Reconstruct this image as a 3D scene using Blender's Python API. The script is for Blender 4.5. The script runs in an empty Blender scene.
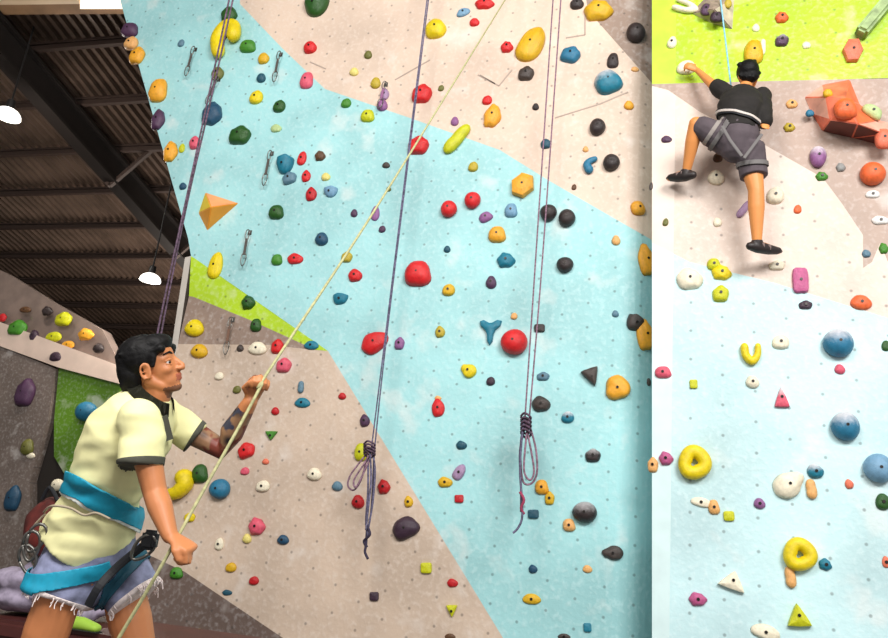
import bpy, bmesh, math, random, re
from mathutils import Vector, Matrix, noise
C = bpy.context.scene.collection
W_, H_, FPX = 888, 638, 750.0
# ------------------------------------------------------------------ camera
YAW, PIT, ROL = math.radians(15.3), math.radians(16.4), math.radians(5.8)
CAM = Vector((0, 0, 1.1))
FWD = Vector((-math.sin(YAW)*math.cos(PIT), math.cos(YAW)*math.cos(PIT), math.sin(PIT)))
R0 = FWD.cross(Vector((0, 0, 1))).normalized()
U0 = R0.cross(FWD).normalized()
RGT = R0*math.cos(ROL) + U0*math.sin(ROL)
UPV = U0*math.cos(ROL) - R0*math.sin(ROL)

def ray(px, py):
    return (FWD + RGT*((px-444)/FPX) + UPV*((319-py)/FPX))

def W(px, py, d):
    """point of the place seen at a pixel, d metres in front of the camera"""
    return CAM + ray(px, py)*d

def hit(px, py, plane):
    p, n = plane
    r = ray(px, py)
    return CAM + r*((p-CAM).dot(n)/r.dot(n))

def depth(p):
    return (p-CAM).dot(FWD)

def lin(c):
    return tuple((v/255/12.92) if v/255 <= 0.04045 else ((v/255+0.055)/1.055)**2.4 for v in c)+(1,)

# ------------------------------------------------------------------ materials
def newmat(name):
    m = bpy.data.materials.new(name); m.use_nodes = True
    nt = m.node_tree
    return m, nt, nt.nodes, nt.links, nt.nodes['Principled BSDF']

def math_(N, L, op, a, b=None, clamp=False):
    n = N.new('ShaderNodeMath'); n.operation = op; n.use_clamp = clamp
    for i, v in enumerate((a, b)):
        if v is None: continue
        if isinstance(v, (int, float)): n.inputs[i].default_value = v
        else: L.new(v, n.inputs[i])
    return n.outputs[0]

def mixc(N, L, f, a, b):
    n = N.new('ShaderNodeMix'); n.data_type = 'RGBA'
    if isinstance(f, (int, float)): n.inputs[0].default_value = f
    else: L.new(f, n.inputs[0])
    for i, v in ((6, a), (7, b)):
        if isinstance(v, tuple): n.inputs[i].default_value = v
        else: L.new(v, n.inputs[i])
    return n.outputs[2]

def ramp(N, L, fac, lo, hi):
    n = N.new('ShaderNodeMapRange'); n.inputs[1].default_value = lo; n.inputs[2].default_value = hi
    L.new(fac, n.inputs[0]); return n.outputs[0]

def wall_mat(name, col, dots=True, phase=(0, 0), rough=.55, var=.10, pitch=.2):
    m, nt, N, L, P = newmat(name)
    tc = N.new('ShaderNodeTexCoord')
    n1 = N.new('ShaderNodeTexNoise'); n1.inputs['Scale'].default_value = 1.3; n1.inputs['Detail'].default_value = 6
    n2 = N.new('ShaderNodeTexNoise'); n2.inputs['Scale'].default_value = 26; n2.inputs['Detail'].default_value = 5
    for n in (n1, n2): L.new(tc.outputs['Object'], n.inputs['Vector'])
    c = lin(col)
    dk = tuple(v*(1-var*2.2) for v in c[:3])+(1,)
    wh = tuple(min(1, v+(1-v)*.35) for v in c[:3])+(1,)
    base = mixc(N, L, ramp(N, L, n1.outputs['Fac'], .35, .62), dk, c)
    base = mixc(N, L, math_(N, L, 'MULTIPLY', ramp(N, L, n2.outputs['Fac'], .50, .75), .45), base, wh)
    n3 = N.new('ShaderNodeTexNoise'); n3.inputs['Scale'].default_value = 3.1; n3.inputs['Detail'].default_value = 3
    L.new(tc.outputs['Object'], n3.inputs['Vector'])
    base = mixc(N, L, math_(N, L, 'MULTIPLY', ramp(N, L, n3.outputs['Fac'], .60, .72), .35), base, lin((240, 236, 232)))
    if dots:
        sp = N.new('ShaderNodeSeparateXYZ'); L.new(tc.outputs['Object'], sp.inputs[0])
        ds = []
        for ox, oz in ((0, 0), (pitch, pitch/2)):
            fx = math_(N, L, 'MULTIPLY', math_(N, L, 'PINGPONG', math_(N, L, 'ADD', sp.outputs[0], phase[0]+ox), pitch), 1)
            fz = math_(N, L, 'PINGPONG', math_(N, L, 'ADD', sp.outputs[2], phase[1]+oz), pitch/2)
            ds.append(math_(N, L, 'SQRT', math_(N, L, 'ADD', math_(N, L, 'POWER', fx, 2), math_(N, L, 'POWER', fz, 2))))
        d = math_(N, L, 'MINIMUM', ds[0], ds[1])
        mk = N.new('ShaderNodeMapRange'); L.new(d, mk.inputs[0])
        mk.inputs[1].default_value = .006; mk.inputs[2].default_value = .014
        mk.inputs[3].default_value = .5; mk.inputs[4].default_value = 0
        base = mixc(N, L, mk.outputs[0], base, lin((62, 60, 58)))
    L.new(base, P.inputs['Base Color'])
    P.inputs['Roughness'].default_value = rough
    b = N.new('ShaderNodeBump'); b.inputs['Strength'].default_value = .35; b.inputs['Distance'].default_value = .01
    L.new(n2.outputs['Fac'], b.inputs['Height']); L.new(b.outputs[0], P.inputs['Normal'])
    return m

_pm = {}
def plain(name, col, rough=.5, metal=0, noise_scale=0, var=.15, bump=0, spec=None, sheen=0):
    key = (name)
    if key in _pm: return _pm[key]
    m, nt, N, L, P = newmat(name)
    c = lin(col)
    P.inputs['Base Color'].default_value = c
    P.inputs['Roughness'].default_value = rough; P.inputs['Metallic'].default_value = metal
    if spec is not None: P.inputs['Specular IOR Level'].default_value = spec
    if noise_scale:
        tc = N.new('ShaderNodeTexCoord'); n1 = N.new('ShaderNodeTexNoise')
        n1.inputs['Scale'].default_value = noise_scale; n1.inputs['Detail'].default_value = 5
        L.new(tc.outputs['Object'], n1.inputs['Vector'])
        dk = tuple(v*(1-var) for v in c[:3])+(1,); lt = tuple(min(1, v*(1+var)) for v in c[:3])+(1,)
        L.new(mixc(N, L, ramp(N, L, n1.outputs['Fac'], .35, .65), dk, lt), P.inputs['Base Color'])
        if bump:
            b = N.new('ShaderNodeBump'); b.inputs['Strength'].default_value = bump; b.inputs['Distance'].default_value = .01
            L.new(n1.outputs['Fac'], b.inputs['Height']); L.new(b.outputs[0], P.inputs['Normal'])
    _pm[key] = m
    return m

def emit(name, col, s):
    m, nt, N, L, P = newmat(name)
    P.inputs['Base Color'].default_value = lin(col)
    P.inputs['Emission Color'].default_value = lin(col); P.inputs['Emission Strength'].default_value = s
    return m

# ------------------------------------------------------------------ objects
def link(name, me, mat=None, parent=None, smooth=False):
    o = bpy.data.objects.new(name, me); C.objects.link(o)
    if mat is not None:
        for mm in (mat if isinstance(mat, (list, tuple)) else [mat]): me.materials.append(mm)
    if parent is not None: o.parent = parent
    if smooth:
        for p in me.polygons: p.use_smooth = True
    return o

def from_bm(name, bm, mat=None, parent=None, smooth=False):
    me = bpy.data.meshes.new(name); bm.normal_update(); bm.to_mesh(me); bm.free()
    return link(name, me, mat, parent, smooth)

def tag(o, label, cat, group=None):
    o['label'] = label; o['category'] = cat
    if group: o['group'] = group
    return o

def structure(o):
    o['kind'] = 'structure'; return o

def empty(name, loc=(0, 0, 0)):
    o = bpy.data.objects.new(name, None); C.objects.link(o); o.location = loc
    o.empty_display_size = .05
    return o

def box(bm, lo, hi, mi=0):
    vs = [bm.verts.new((x, y, z)) for x in (lo[0], hi[0]) for y in (lo[1], hi[1]) for z in (lo[2], hi[2])]
    for f in ((0, 1, 3, 2), (4, 6, 7, 5), (0, 4, 5, 1), (2, 3, 7, 6), (0, 2, 6, 4), (1, 5, 7, 3)):
        fc = bm.faces.new([vs[i] for i in f]); fc.material_index = mi

def beam(bm, a, b, w, h, up=Vector((0, 0, 1))):
    a, b = Vector(a), Vector(b); t = (b-a).normalized()
    s = t.cross(up).normalized(); u = s.cross(t)
    r = []
    for p in (a, b):
        r.append([bm.verts.new(p+s*x*w/2+u*y*h/2) for x, y in ((-1, -1), (1, -1), (1, 1), (-1, 1))])
    for i in range(4): bm.faces.new((r[0][i], r[0][(i+1) % 4], r[1][(i+1) % 4], r[1][i]))
    bm.faces.new(r[0][::-1]); bm.faces.new(r[1])

def tube(bm, pts, side=None, seg=14, caps=True, round_=False):
    """pts: [(Vector, ra, rb)] ; rb lies along 'side'"""
    P = [(Vector(p[0]), p[1], p[2] if len(p) > 2 else p[1]) for p in pts]
    if round_:
        def ext(a, b):
            t = (a[0]-b[0]).normalized(); out = []
            for k in (0.5, .85, .99):
                out.append((a[0]+t*min(a[1], a[2])*k, a[1]*math.sqrt(1-k*k), a[2]*math.sqrt(1-k*k)))
            return out
        P = ext(P[0], P[1])[::-1] + P + ext(P[-1], P[-2])
    prev = None; rings = []
    for i, (p, ra, rb) in enumerate(P):
        t = (P[min(i+1, len(P)-1)][0]-P[max(i-1, 0)][0]).normalized()
        if prev is None:
            s = side if side is not None else (Vector((0, 1, 0)) if abs(t.y) < .8 else Vector((1, 0, 0)))
        else: s = side if side is not None else prev
        b = (s - t*s.dot(t)).normalized(); prev = b
        a = t.cross(b)
        rings.append([bm.verts.new(p+a*math.cos(2*math.pi*k/seg)*ra+b*math.sin(2*math.pi*k/seg)*rb) for k in range(seg)])
    for i in range(len(rings)-1):
        for k in range(seg):
            bm.faces.new((rings[i][k], rings[i][(k+1) % seg], rings[i+1][(k+1) % seg], rings[i+1][k]))
    if caps:
        bm.faces.new(rings[0][::-1]); bm.faces.new(rings[-1])
    return rings

def smooth_path(pts, n=6):
    pts = [Vector(p) for p in pts]
    if len(pts) < 3: return pts
    out = []
    for i in range(len(pts)-1):
        p0 = pts[max(i-1, 0)]; p1 = pts[i]; p2 = pts[i+1]; p3 = pts[min(i+2, len(pts)-1)]
        for k in range(n):
            t = k/n
            out.append(.5*((2*p1)+(p2-p0)*t+(2*p0-5*p1+4*p2-p3)*t*t+(3*p1-p0-3*p2+p3)*t**3))
    out.append(pts[-1]); return out

def rope_bm(bm, pts, r, n=6, seg=8):
    P = smooth_path(pts, n)
    tube(bm, [(p, r, r) for p in P], seg=seg)

def ell(bm, c, r, rot=None, seg=20, rings=12):
    """ellipsoid; rot: 3 axis vectors"""
    ax = rot or (Vector((1, 0, 0)), Vector((0, 1, 0)), Vector((0, 0, 1)))
    g = bmesh.ops.create_uvsphere(bm, u_segments=seg, v_segments=rings, radius=1)
    for v in g['verts']:
        q = v.co.copy()
        v.co = Vector(c)+ax[0]*q.x*r[0]+ax[1]*q.y*r[1]+ax[2]*q.z*r[2]

def remesh(bm, vox, smooth=4, fac=.5, adapt=0):
    me = bpy.data.meshes.new('tmp'); bm.normal_update(); bm.to_mesh(me); bm.free()
    o = bpy.data.objects.new('tmp', me); C.objects.link(o)
    r = o.modifiers.new('r', 'REMESH'); r.mode = 'VOXEL'; r.voxel_size = vox; r.adaptivity = adapt
    if smooth:
        s = o.modifiers.new('s', 'SMOOTH'); s.factor = fac; s.iterations = smooth
    bpy.context.view_layer.update()
    dg = bpy.context.evaluated_depsgraph_get()
    out = bpy.data.meshes.new_from_object(o.evaluated_get(dg))
    bpy.data.objects.remove(o); bpy.data.meshes.remove(me)
    for p in out.polygons: p.use_smooth = True
    return out

def band(me, cuts, off, thick, keep=None):
    """strip of a surface between planes (point, outward normal), lifted and thickened"""
    bm = bmesh.new(); bm.from_mesh(me)
    for p, n in cuts:
        bmesh.ops.bisect_plane(bm, geom=bm.verts[:]+bm.edges[:]+bm.faces[:], plane_co=p, plane_no=n, clear_outer=True)
    if keep:
        bmesh.ops.delete(bm, geom=[f for f in bm.faces if not keep(f.calc_center_median())], context='FACES')
    bm.normal_update()
    nn = {v: v.normal.copy() for v in bm.verts}
    for v in bm.verts: v.co += nn[v]*(off+thick)
    bmesh.ops.solidify(bm, geom=bm.faces[:], thickness=thick)
    for f in bm.faces: f.smooth = True; f.material_index = 0
    return bm
# ------------------------------------------------------------------ the climbing walls
YN = Vector((0, 1, 0))
PA = (Vector((0, 5.7, 0)), YN)
PR = (Vector((0, 5.38, 0)), YN)
def xw(px, py, plane): return hit(px, py, plane).x
c0 = hit(612, 400, PA); CP = [Vector((c0.x, c0.y, 0))]        # the curved return: corner points of its facets
for st_, an_ in ((.05, 5), (.05, 10), (.05, 17), (.05, 25), (.05, 34), (.05, 42), (.35, 50)):
    CP.append(CP[-1]+Vector((math.cos(math.radians(an_))*st_, math.sin(math.radians(an_))*st_, 0)))
PCS = []
for a_, b_ in zip(CP, CP[1:]):
    d_ = (b_-a_).normalized(); PCS.append((a_.copy(), Vector((-d_.y, d_.x, 0))))
r0 = hit(672, 400, PR); PD_edge = Vector((hit(652, 400, PR).x, 5.40, 0))
dD = (Vector((r0.x, r0.y, 0))-PD_edge).normalized()
PD = (PD_edge, Vector((-dD.y, dD.x, 0)))
XC = c0.x           # where the wall turns into the recess
XD = r0.x

AQ = wall_mat('aqua_wall_paint', (166, 220, 223))
BG = wall_mat('beige_wall_paint', (226, 203, 184))
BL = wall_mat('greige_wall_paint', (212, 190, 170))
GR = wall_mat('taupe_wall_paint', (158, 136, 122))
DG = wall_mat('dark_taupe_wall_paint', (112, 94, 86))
LM = wall_mat('lime_wall_paint', (184, 220, 34), rough=.45)
AR = wall_mat('pale_aqua_wall_paint', (204, 238, 242), phase=(.07, .03), pitch=.21)
BR = wall_mat('pale_beige_wall_paint', (232, 212, 198), phase=(.07, .03), pitch=.21)
GR2 = wall_mat('taupe_panel_paint', (184, 160, 146), phase=(.07, .03), pitch=.21, dots=False)
LR = wall_mat('lime_panel_paint', (182, 220, 34), phase=(.07, .03), pitch=.21, rough=.4)
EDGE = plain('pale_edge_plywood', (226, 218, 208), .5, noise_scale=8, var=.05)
BACK = plain('wall_backing_board', (70, 60, 52), .8, noise_scale=6)
LE = plain('lit_lime_edge', (190, 222, 64), .45, noise_scale=8, var=.08)  # the three bevel colours are lightened for the light the edge catches
RE = plain('lit_aqua_edge', (216, 240, 241), .45, noise_scale=8, var=.04)
RE2 = plain('lit_beige_edge', (234, 216, 203), .45, noise_scale=8, var=.04)
MATS = [AQ, BG, BL, GR, DG, LM, AR, BR, GR2, LR, EDGE, BACK, LE, RE, RE2]
MI = {k: i for i, k in enumerate('AQ BG BL GR DG LM AR BR GR2 LR EDGE BACK LE RE RE2'.split())}

def clip(poly, f):
    """clip a pixel polygon to f(x,y) >= 0 (f linear)"""
    out = []
    for i in range(len(poly)):
        a, b = poly[i], poly[(i+1) % len(poly)]
        fa, fb = f(*a), f(*b)
        if fa >= 0: out.append(a)
        if (fa >= 0) != (fb >= 0):
            t = fa/(fa-fb); out.append((a[0]+(b[0]-a[0])*t, a[1]+(b[1]-a[1])*t))
    return out

# the two vertical lines of the fold, as seen
cA, cB = hit(612, 638, PA), None
def col_line(x, y):          # a vertical line of the place through (x, y): two image points
    p = Vector((x, y, 0)); out = []
    for z in (0, 8):
        q = Vector((x, y, z))-CAM; d = q.dot(FWD)
        out.append((444+FPX*q.dot(RGT)/d, 319-FPX*q.dot(UPV)/d))
    return out
def side_of(line):
    (x0, y0), (x1, y1) = line
    return lambda x, y: ((x-x0)*(y1-y0)-(y-y0)*(x1-x0))*(1 if y1 > y0 else -1)   # > 0 : right of it
lc = side_of(col_line(XC, 5.7)); ld = side_of(col_line(XD, 5.38))
LCS = [side_of(col_line(p.x, p.y)) for p in CP]

def add_zone(bm, poly, kind, mi):
    if kind == 'A':
        pc = clip(poly, lambda x, y: -lc(x, y))
        if len(pc) > 2: face(bm, [hit(x, y, PA) for x, y in pc], mi)
        for i, pl in enumerate(PCS):
            pc = clip(clip(poly, LCS[i]), lambda x, y: -LCS[i+1](x, y)) if len(clip(poly, LCS[i])) > 2 else []
            if len(pc) > 2: face(bm, [hit(x, y, pl) for x, y in pc], mi)
    else:
        for pc, pl in ((clip(poly, lambda x, y: -ld(x, y)), PD), (clip(poly, ld), PR)):
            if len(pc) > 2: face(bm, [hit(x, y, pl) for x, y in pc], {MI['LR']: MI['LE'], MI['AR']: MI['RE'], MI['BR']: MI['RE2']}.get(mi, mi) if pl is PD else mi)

def face(bm, pts, mi):
    f = bm.faces.new([bm.verts.new(p) for p in pts]); f.material_index = mi
    f.normal_update()
    if f.normal.y > 0: f.normal_flip()
    return f

TOP, BOT = -330, 1080
# left outline of the main wall (top to bottom) in the photo's frame
zonesA = [
 ('AQ', [(30, TOP), (236, TOP), (240, 4), (283, 49), (325, 89), (410, 118), (500, 150), (548, 180), (690, 262), (690, BOT), (740, BOT), (503, 638), (328, 351), (200, 262), (191, 256), (188, 238), (124, 14)]),
 ('BG', [(236, TOP), (540, TOP), (588, 12), (598, 22), (690, 126), (690, 262), (548, 180), (500, 150), (410, 118), (325, 89), (283, 49), (240, 4)]),
 ('GR', [(540, TOP), (700, TOP), (690, 126), (598, 22), (588, 12)]),
 ('LM', [(191, 256), (200, 262), (328, 351), (316, 350), (250, 320), (194, 297), (189, 296)]),
 ('GR', [(189, 296), (194, 297), (250, 320), (316, 350), (328, 351), (270, 345), (178, 344)]),
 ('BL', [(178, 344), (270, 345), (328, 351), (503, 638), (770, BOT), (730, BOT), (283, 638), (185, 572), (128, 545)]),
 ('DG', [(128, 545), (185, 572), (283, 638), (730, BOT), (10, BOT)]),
]
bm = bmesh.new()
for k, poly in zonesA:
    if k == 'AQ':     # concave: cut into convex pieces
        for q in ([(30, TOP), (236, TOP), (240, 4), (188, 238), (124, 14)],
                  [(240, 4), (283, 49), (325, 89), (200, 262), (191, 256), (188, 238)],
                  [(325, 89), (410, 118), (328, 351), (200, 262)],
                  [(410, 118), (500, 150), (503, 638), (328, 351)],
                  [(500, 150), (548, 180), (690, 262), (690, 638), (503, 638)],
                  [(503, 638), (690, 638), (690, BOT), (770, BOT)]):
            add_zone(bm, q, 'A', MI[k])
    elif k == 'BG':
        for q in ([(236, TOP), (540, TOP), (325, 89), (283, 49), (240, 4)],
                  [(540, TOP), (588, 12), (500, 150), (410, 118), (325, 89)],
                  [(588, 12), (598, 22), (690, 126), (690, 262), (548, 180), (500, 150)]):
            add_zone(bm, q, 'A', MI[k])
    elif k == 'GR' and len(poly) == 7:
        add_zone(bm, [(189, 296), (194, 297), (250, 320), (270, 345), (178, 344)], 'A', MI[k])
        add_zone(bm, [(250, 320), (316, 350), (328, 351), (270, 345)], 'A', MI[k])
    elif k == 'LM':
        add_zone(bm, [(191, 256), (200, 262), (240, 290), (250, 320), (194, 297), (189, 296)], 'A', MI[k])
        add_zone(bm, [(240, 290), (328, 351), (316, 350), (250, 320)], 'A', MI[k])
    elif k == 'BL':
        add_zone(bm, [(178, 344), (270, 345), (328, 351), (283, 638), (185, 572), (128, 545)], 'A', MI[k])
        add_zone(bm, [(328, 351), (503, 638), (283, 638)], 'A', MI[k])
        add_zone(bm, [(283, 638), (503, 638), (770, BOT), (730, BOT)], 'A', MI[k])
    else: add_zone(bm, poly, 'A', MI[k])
# outer edge of the board: its thickness and pale edge
outl = [hit(x, y, PA) for x, y in ((30, TOP), (124, 14), (188, 238), (191, 256), (178, 344), (128, 545), (10, BOT))]
for a, b in zip(outl, outl[1:]):
    f = bm.faces.new([bm.verts.new(p) for p in (a, b, b+Vector((.06, .25, 0)), a+Vector((.06, .25, 0)))]); f.material_index = MI['BACK']
# pale bevel running down the lower left edge
for a, b in (((191, 256), (178, 344)), ((178, 344), (128, 545))):
    p, q = hit(*a, PA), hit(*b, PA); o = Vector((-.085, .035, 0))
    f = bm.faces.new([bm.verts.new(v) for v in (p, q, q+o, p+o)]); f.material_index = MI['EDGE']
    f = bm.faces.new([bm.verts.new(v) for v in (p+o, q+o, q+Vector((0, .3, 0)), p+Vector((0, .3, 0)))]); f.material_index = MI['BACK']
# backing sheet
bk = [(30, TOP), (540, TOP), (600, TOP), (600, BOT), (10, BOT), (128, 545), (178, 344), (188, 238), (124, 14)]
bks = [hit(x, y, PA)+Vector((0.06, .26, 0)) for x, y in bk]
f = bm.faces.new([bm.verts.new(p) for p in bks]); f.material_index = MI['BACK']
wl = structure(from_bm('wall_left', bm, MATS))

bm = bmesh.new()
BD = [(652, 86), (668, 90), (700, 112), (735, 130), (765, 145), (823, 178), (843, 205), (863, 235), (863, 266), (868, 270), (880, 243), (888, 262), (1150, 420)]
AB = [(652, 243), (690, 262), (775, 283), (888, 318), (1150, 400)]
rt = 1300
R_e = 652
def zr(k, q): add_zone(bm, q, 'R', MI[k])
zr('LR', [(652, TOP), (rt, TOP), (rt, 68), (888, 78), (652, 84)])
for i in range(7):      # taupe above the pale zone
    a, b = BD[i], BD[i+1]
    xs = lambda x: 84-6*(x-652)/236
    zr('GR2', [(a[0], xs(a[0])), (b[0], xs(b[0])), b, a])
zr('GR2', [(863, 79), (rt, 68), (rt, 200), (888, 200), (863, 235)])
zr('GR2', [(863, 235), (888, 200), (888, 262), (880, 243), (872, 262), (863, 268)])
zr('GR2', [(888, 200), (rt, 200), (rt, 300), (888, 262)])
def mid(x):
    for (x0, y0), (x1, y1) in zip(AB, AB[1:]):
        if x0 <= x <= x1: return y0+(y1-y0)*(x-x0)/(x1-x0)
def bdy(x):
    for (x0, y0), (x1, y1) in zip(BD, BD[1:]):
        if x0 <= x <= x1: return y0+(y1-y0)*(x-x0)/(x1-x0)
xsn = [652, 668, 690, 700, 735, 765, 775, 823, 843, 862.999]
for i in range(9):
    a, b = (xsn[i], bdy(xsn[i])), (xsn[i+1], bdy(xsn[i+1]))
    zr('BR', [a, b, (b[0], mid(b[0])), (a[0], mid(a[0]))])
zr('BR', [(863, 268), (872, 262), (872, mid(872)), (863, mid(863))])
zr('BR', [(872, 262), (880, 243), (888, 262), (888, mid(888)), (872, mid(872))])
zr('BR', [(888, 262), (rt, 300), (rt, 440), (888, 318)])
zr('AR', [(652, 243), (690, 262), (690, BOT), (652, BOT)])
zr('AR', [(690, 262), (775, 283), (888, 318), (rt, 440), (rt, BOT), (690, BOT)])
# side and back of the projecting wall
e0, e1 = hit(652, TOP, PD), hit(652, BOT, PD)
sb = Vector((.10, .75, 0))
f = bm.faces.new([bm.verts.new(v) for v in (e0, e1, e1+sb, e0+sb)]); f.material_index = MI['AR']
e2, e3 = hit(rt, TOP, PR), hit(rt, BOT, PR); q = Vector((0, 1, 0))
f = bm.faces.new([bm.verts.new(v) for v in (e2, e3, e3+q, e2+q)]); f.material_index = MI['BACK']
bmesh.ops.remove_doubles(bm, verts=bm.verts[:], dist=1e-5)
structure(from_bm('wall_right', bm, MATS))

# raised cracks and panel joints of the board
SEAM = plain('panel_joint_filler', (176, 158, 146), .8)
bm = bmesh.new()
def crack(pts, r=.006, pl=PA):
    q = [hit(x, y, pl) for x, y in pts]
    for a, b in zip(q, q[1:]): beam(bm, a, b, r*2, .006, up=Vector((0, -1, 0)))
for c in ([(566, 38), (585, 35), (585, 12)], [(480, 75), (499, 86), (512, 70)], [(555, 118), (600, 104), (628, 92)],
          [(310, 62), (326, 69)], [(478, 75), (495, 84)], [(395, 80), (430, 60)]):
    crack(c)
t = from_bm('trim_1', bm, SEAM); structure(t)

# ------------------------------------------------------------------ the hall behind
SL = .218
def roof(x, y): return 1.1+8.0-SL*y
DECK = plain('dark_steel_deck', (92, 76, 66), .42, metal=.2, noise_scale=2, var=.25)
JST = plain('dark_steel_joist', (62, 48, 42), .6, metal=.2)
bm = bmesh.new()
pit = .155
y0, y1 = -4.0, 30.0
prof = ((0, 0), (.065, 0), (.078, -.07), (.128, -.07), (.142, 0), (.155, 0))
x = -34.0; prev = None
while x < 9:
    for dx, dz in prof[:-1]:
        a = bm.verts.new((x+dx, y0, roof(0, y0)+dz)); b = bm.verts.new((x+dx, y1, roof(0, y1)+dz))
        if prev: bm.faces.new((prev[0], a, b, prev[1]))
        prev = (a, b)
    x += pit
ceil = structure(from_bm('ceiling', bm, DECK))
for k in range(-3, 27):
    yy = 9.55+(k-6)*1.04
    if yy > 26 or yy < -3: continue
    bm = bmesh.new()
    z = roof(0, yy)-.05
    beam(bm, (-33, yy, z-.05), (8.5, yy, z-.05), .07, .03)
    beam(bm, (-33, yy, z-.13), (8.5, yy, z-.10), .02, .08)
    beam(bm, (-33, yy, z-.15), (8.5, yy, z-.15), .07, .02)
    o = from_bm('joist', bm, JST, ceil)
# deep girder running with the slope
def on_roof(px, py, drop=.4):
    n = Vector((0, SL, 1)).normalized(); p = Vector((0, 0, roof(0, 0)-drop))
    return hit(px, py, (p, n))
g0, g1 = on_roof(25, 62), on_roof(160, 215)
gx = (g0.x+g1.x)/2
for gxx in (gx, gx-9.5):
    bm = bmesh.new()
    za, zb = roof(0, -3)-.5, roof(0, 26)-.5
    beam(bm, (gxx, -3, za+.22), (gxx, 26, zb+.22), .24, .05)
    beam(bm, (gxx, -3, za+.0), (gxx, 26, zb+.0), .06, .44)
    beam(bm, (gxx, -3, za-.22), (gxx, 26, zb-.22), .24, .05)
    from_bm('girder', bm, plain('black_steel_girder', (30, 25, 23), .5, metal=.2), ceil)
    bm = bmesh.new()
    for k in range(8):
        yy = 9.6+k*2.08
        for s in (-1, 1):
            beam(bm, (gxx, yy, roof(0, yy)-.8), (gxx+s*.7, yy, roof(0, yy)-.1), .06, .06)
    from_bm('brace', bm, JST, ceil)
# far and side walls of the hall, floor
HW = plain('dark_hall_wall', (58, 48, 42), .85, noise_scale=1.5, var=.2)
bm = bmesh.new(); box(bm, (-34, 29, 0), (9, 29.3, 9)); structure(from_bm('wall_back', bm, HW))
bm = bmesh.new(); box(bm, (-34.3, -4, 0), (-34, 29, 10)); structure(from_bm('wall_side', bm, HW))
bm = bmesh.new(); box(bm, (-34, -6, -.2), (9, 29, 0)); structure(from_bm('floor', bm, plain('charcoal_gym_mat', (78, 74, 74), .7, noise_scale=9, var=.1)))
# skylight strip and cream wall band seen past the edge of the climbing wall
bm = bmesh.new()
yy = 8.9
n_ = Vector((0, SL, 1)).normalized(); RP = (Vector((0, 0, roof(0, 0)-.11)), n_)
def on_roof_quad(name, px, mat, drop, kind=True, th=.06):
    pl = (Vector((0, 0, roof(0, 0)-drop)), n_)
    a, b, c, d = [hit(x, y, pl) for x, y in px]
    bm = bmesh.new()
    lo = [bm.verts.new(p) for p in (a, b, c, d)]; hi = [bm.verts.new(p+Vector((0, 0, th))) for p in (a, b, c, d)]
    bm.faces.new(lo); bm.faces.new(hi[::-1])
    for i in range(4): bm.faces.new((lo[i], hi[i], hi[(i+1) % 4], lo[(i+1) % 4]))
    bmesh.ops.recalc_face_normals(bm, faces=bm.faces[:])
    return structure(from_bm(name, bm, mat))
on_roof_quad('trim_2', [(-260, -60), (330, -60), (330, 13), (-260, 16)], plain('brown_timber_lining', (150, 116, 84), .7, noise_scale=2, var=.25), .24)
on_roof_quad('window_1', [(80, 1), (330, -1), (330, 9), (80, 9)], emit('skylight_daylight', (255, 238, 214), 1.0), .30)
on_roof_quad('trim_3', [(-260, 4), (78, 0), (80, 4), (-260, 8)], plain('cream_steel_purlin', (214, 190, 160), .6), .30)

# far climbing wall at the side
FY = 9.2
PF = (Vector((0, FY, 0)), YN)
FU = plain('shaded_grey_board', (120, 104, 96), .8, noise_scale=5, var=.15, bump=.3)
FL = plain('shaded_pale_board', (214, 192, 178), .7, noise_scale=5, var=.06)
FG = wall_mat('far_grey_wall_dimmed', (122, 108, 100), pitch=.22, var=.12)  # grey and green darkened to carry the far wall's dim light
FN = wall_mat('far_green_wall_dimmed', (94, 140, 20), dots=False, var=.12)
FK = plain('crevice_shade_board', (40, 34, 30), .9)  # near-black colour stands in for shade in the crevice and below
bm = bmesh.new()
def fz(px, mi, dy=0, th=.2):
    v = [hit(x, y, PF)+Vector((0, dy, 0)) for x, y in px]
    lo = [bm.verts.new(p) for p in v]; hi = [bm.verts.new(p+Vector((0, th, 0))) for p in v]
    fs = [bm.faces.new(lo), bm.faces.new(hi[::-1])]
    for i in range(len(v)): fs.append(bm.faces.new((lo[i], hi[i], hi[(i+1) % len(v)], lo[(i+1) % len(v)])))
    for f in fs: f.material_index = mi
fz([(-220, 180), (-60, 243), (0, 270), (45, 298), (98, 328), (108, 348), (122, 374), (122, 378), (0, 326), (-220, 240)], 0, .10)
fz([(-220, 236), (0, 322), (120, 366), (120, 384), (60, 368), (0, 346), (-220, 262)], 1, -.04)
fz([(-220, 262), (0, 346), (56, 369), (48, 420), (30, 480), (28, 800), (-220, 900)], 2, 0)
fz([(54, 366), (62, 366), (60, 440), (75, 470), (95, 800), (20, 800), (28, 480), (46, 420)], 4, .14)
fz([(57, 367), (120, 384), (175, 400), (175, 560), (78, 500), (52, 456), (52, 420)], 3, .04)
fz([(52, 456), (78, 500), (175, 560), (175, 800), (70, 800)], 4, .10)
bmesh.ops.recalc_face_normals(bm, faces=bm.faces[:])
structure(from_bm('wall_rear', bm, [FU, FL, FG, FN, FK]))

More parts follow.
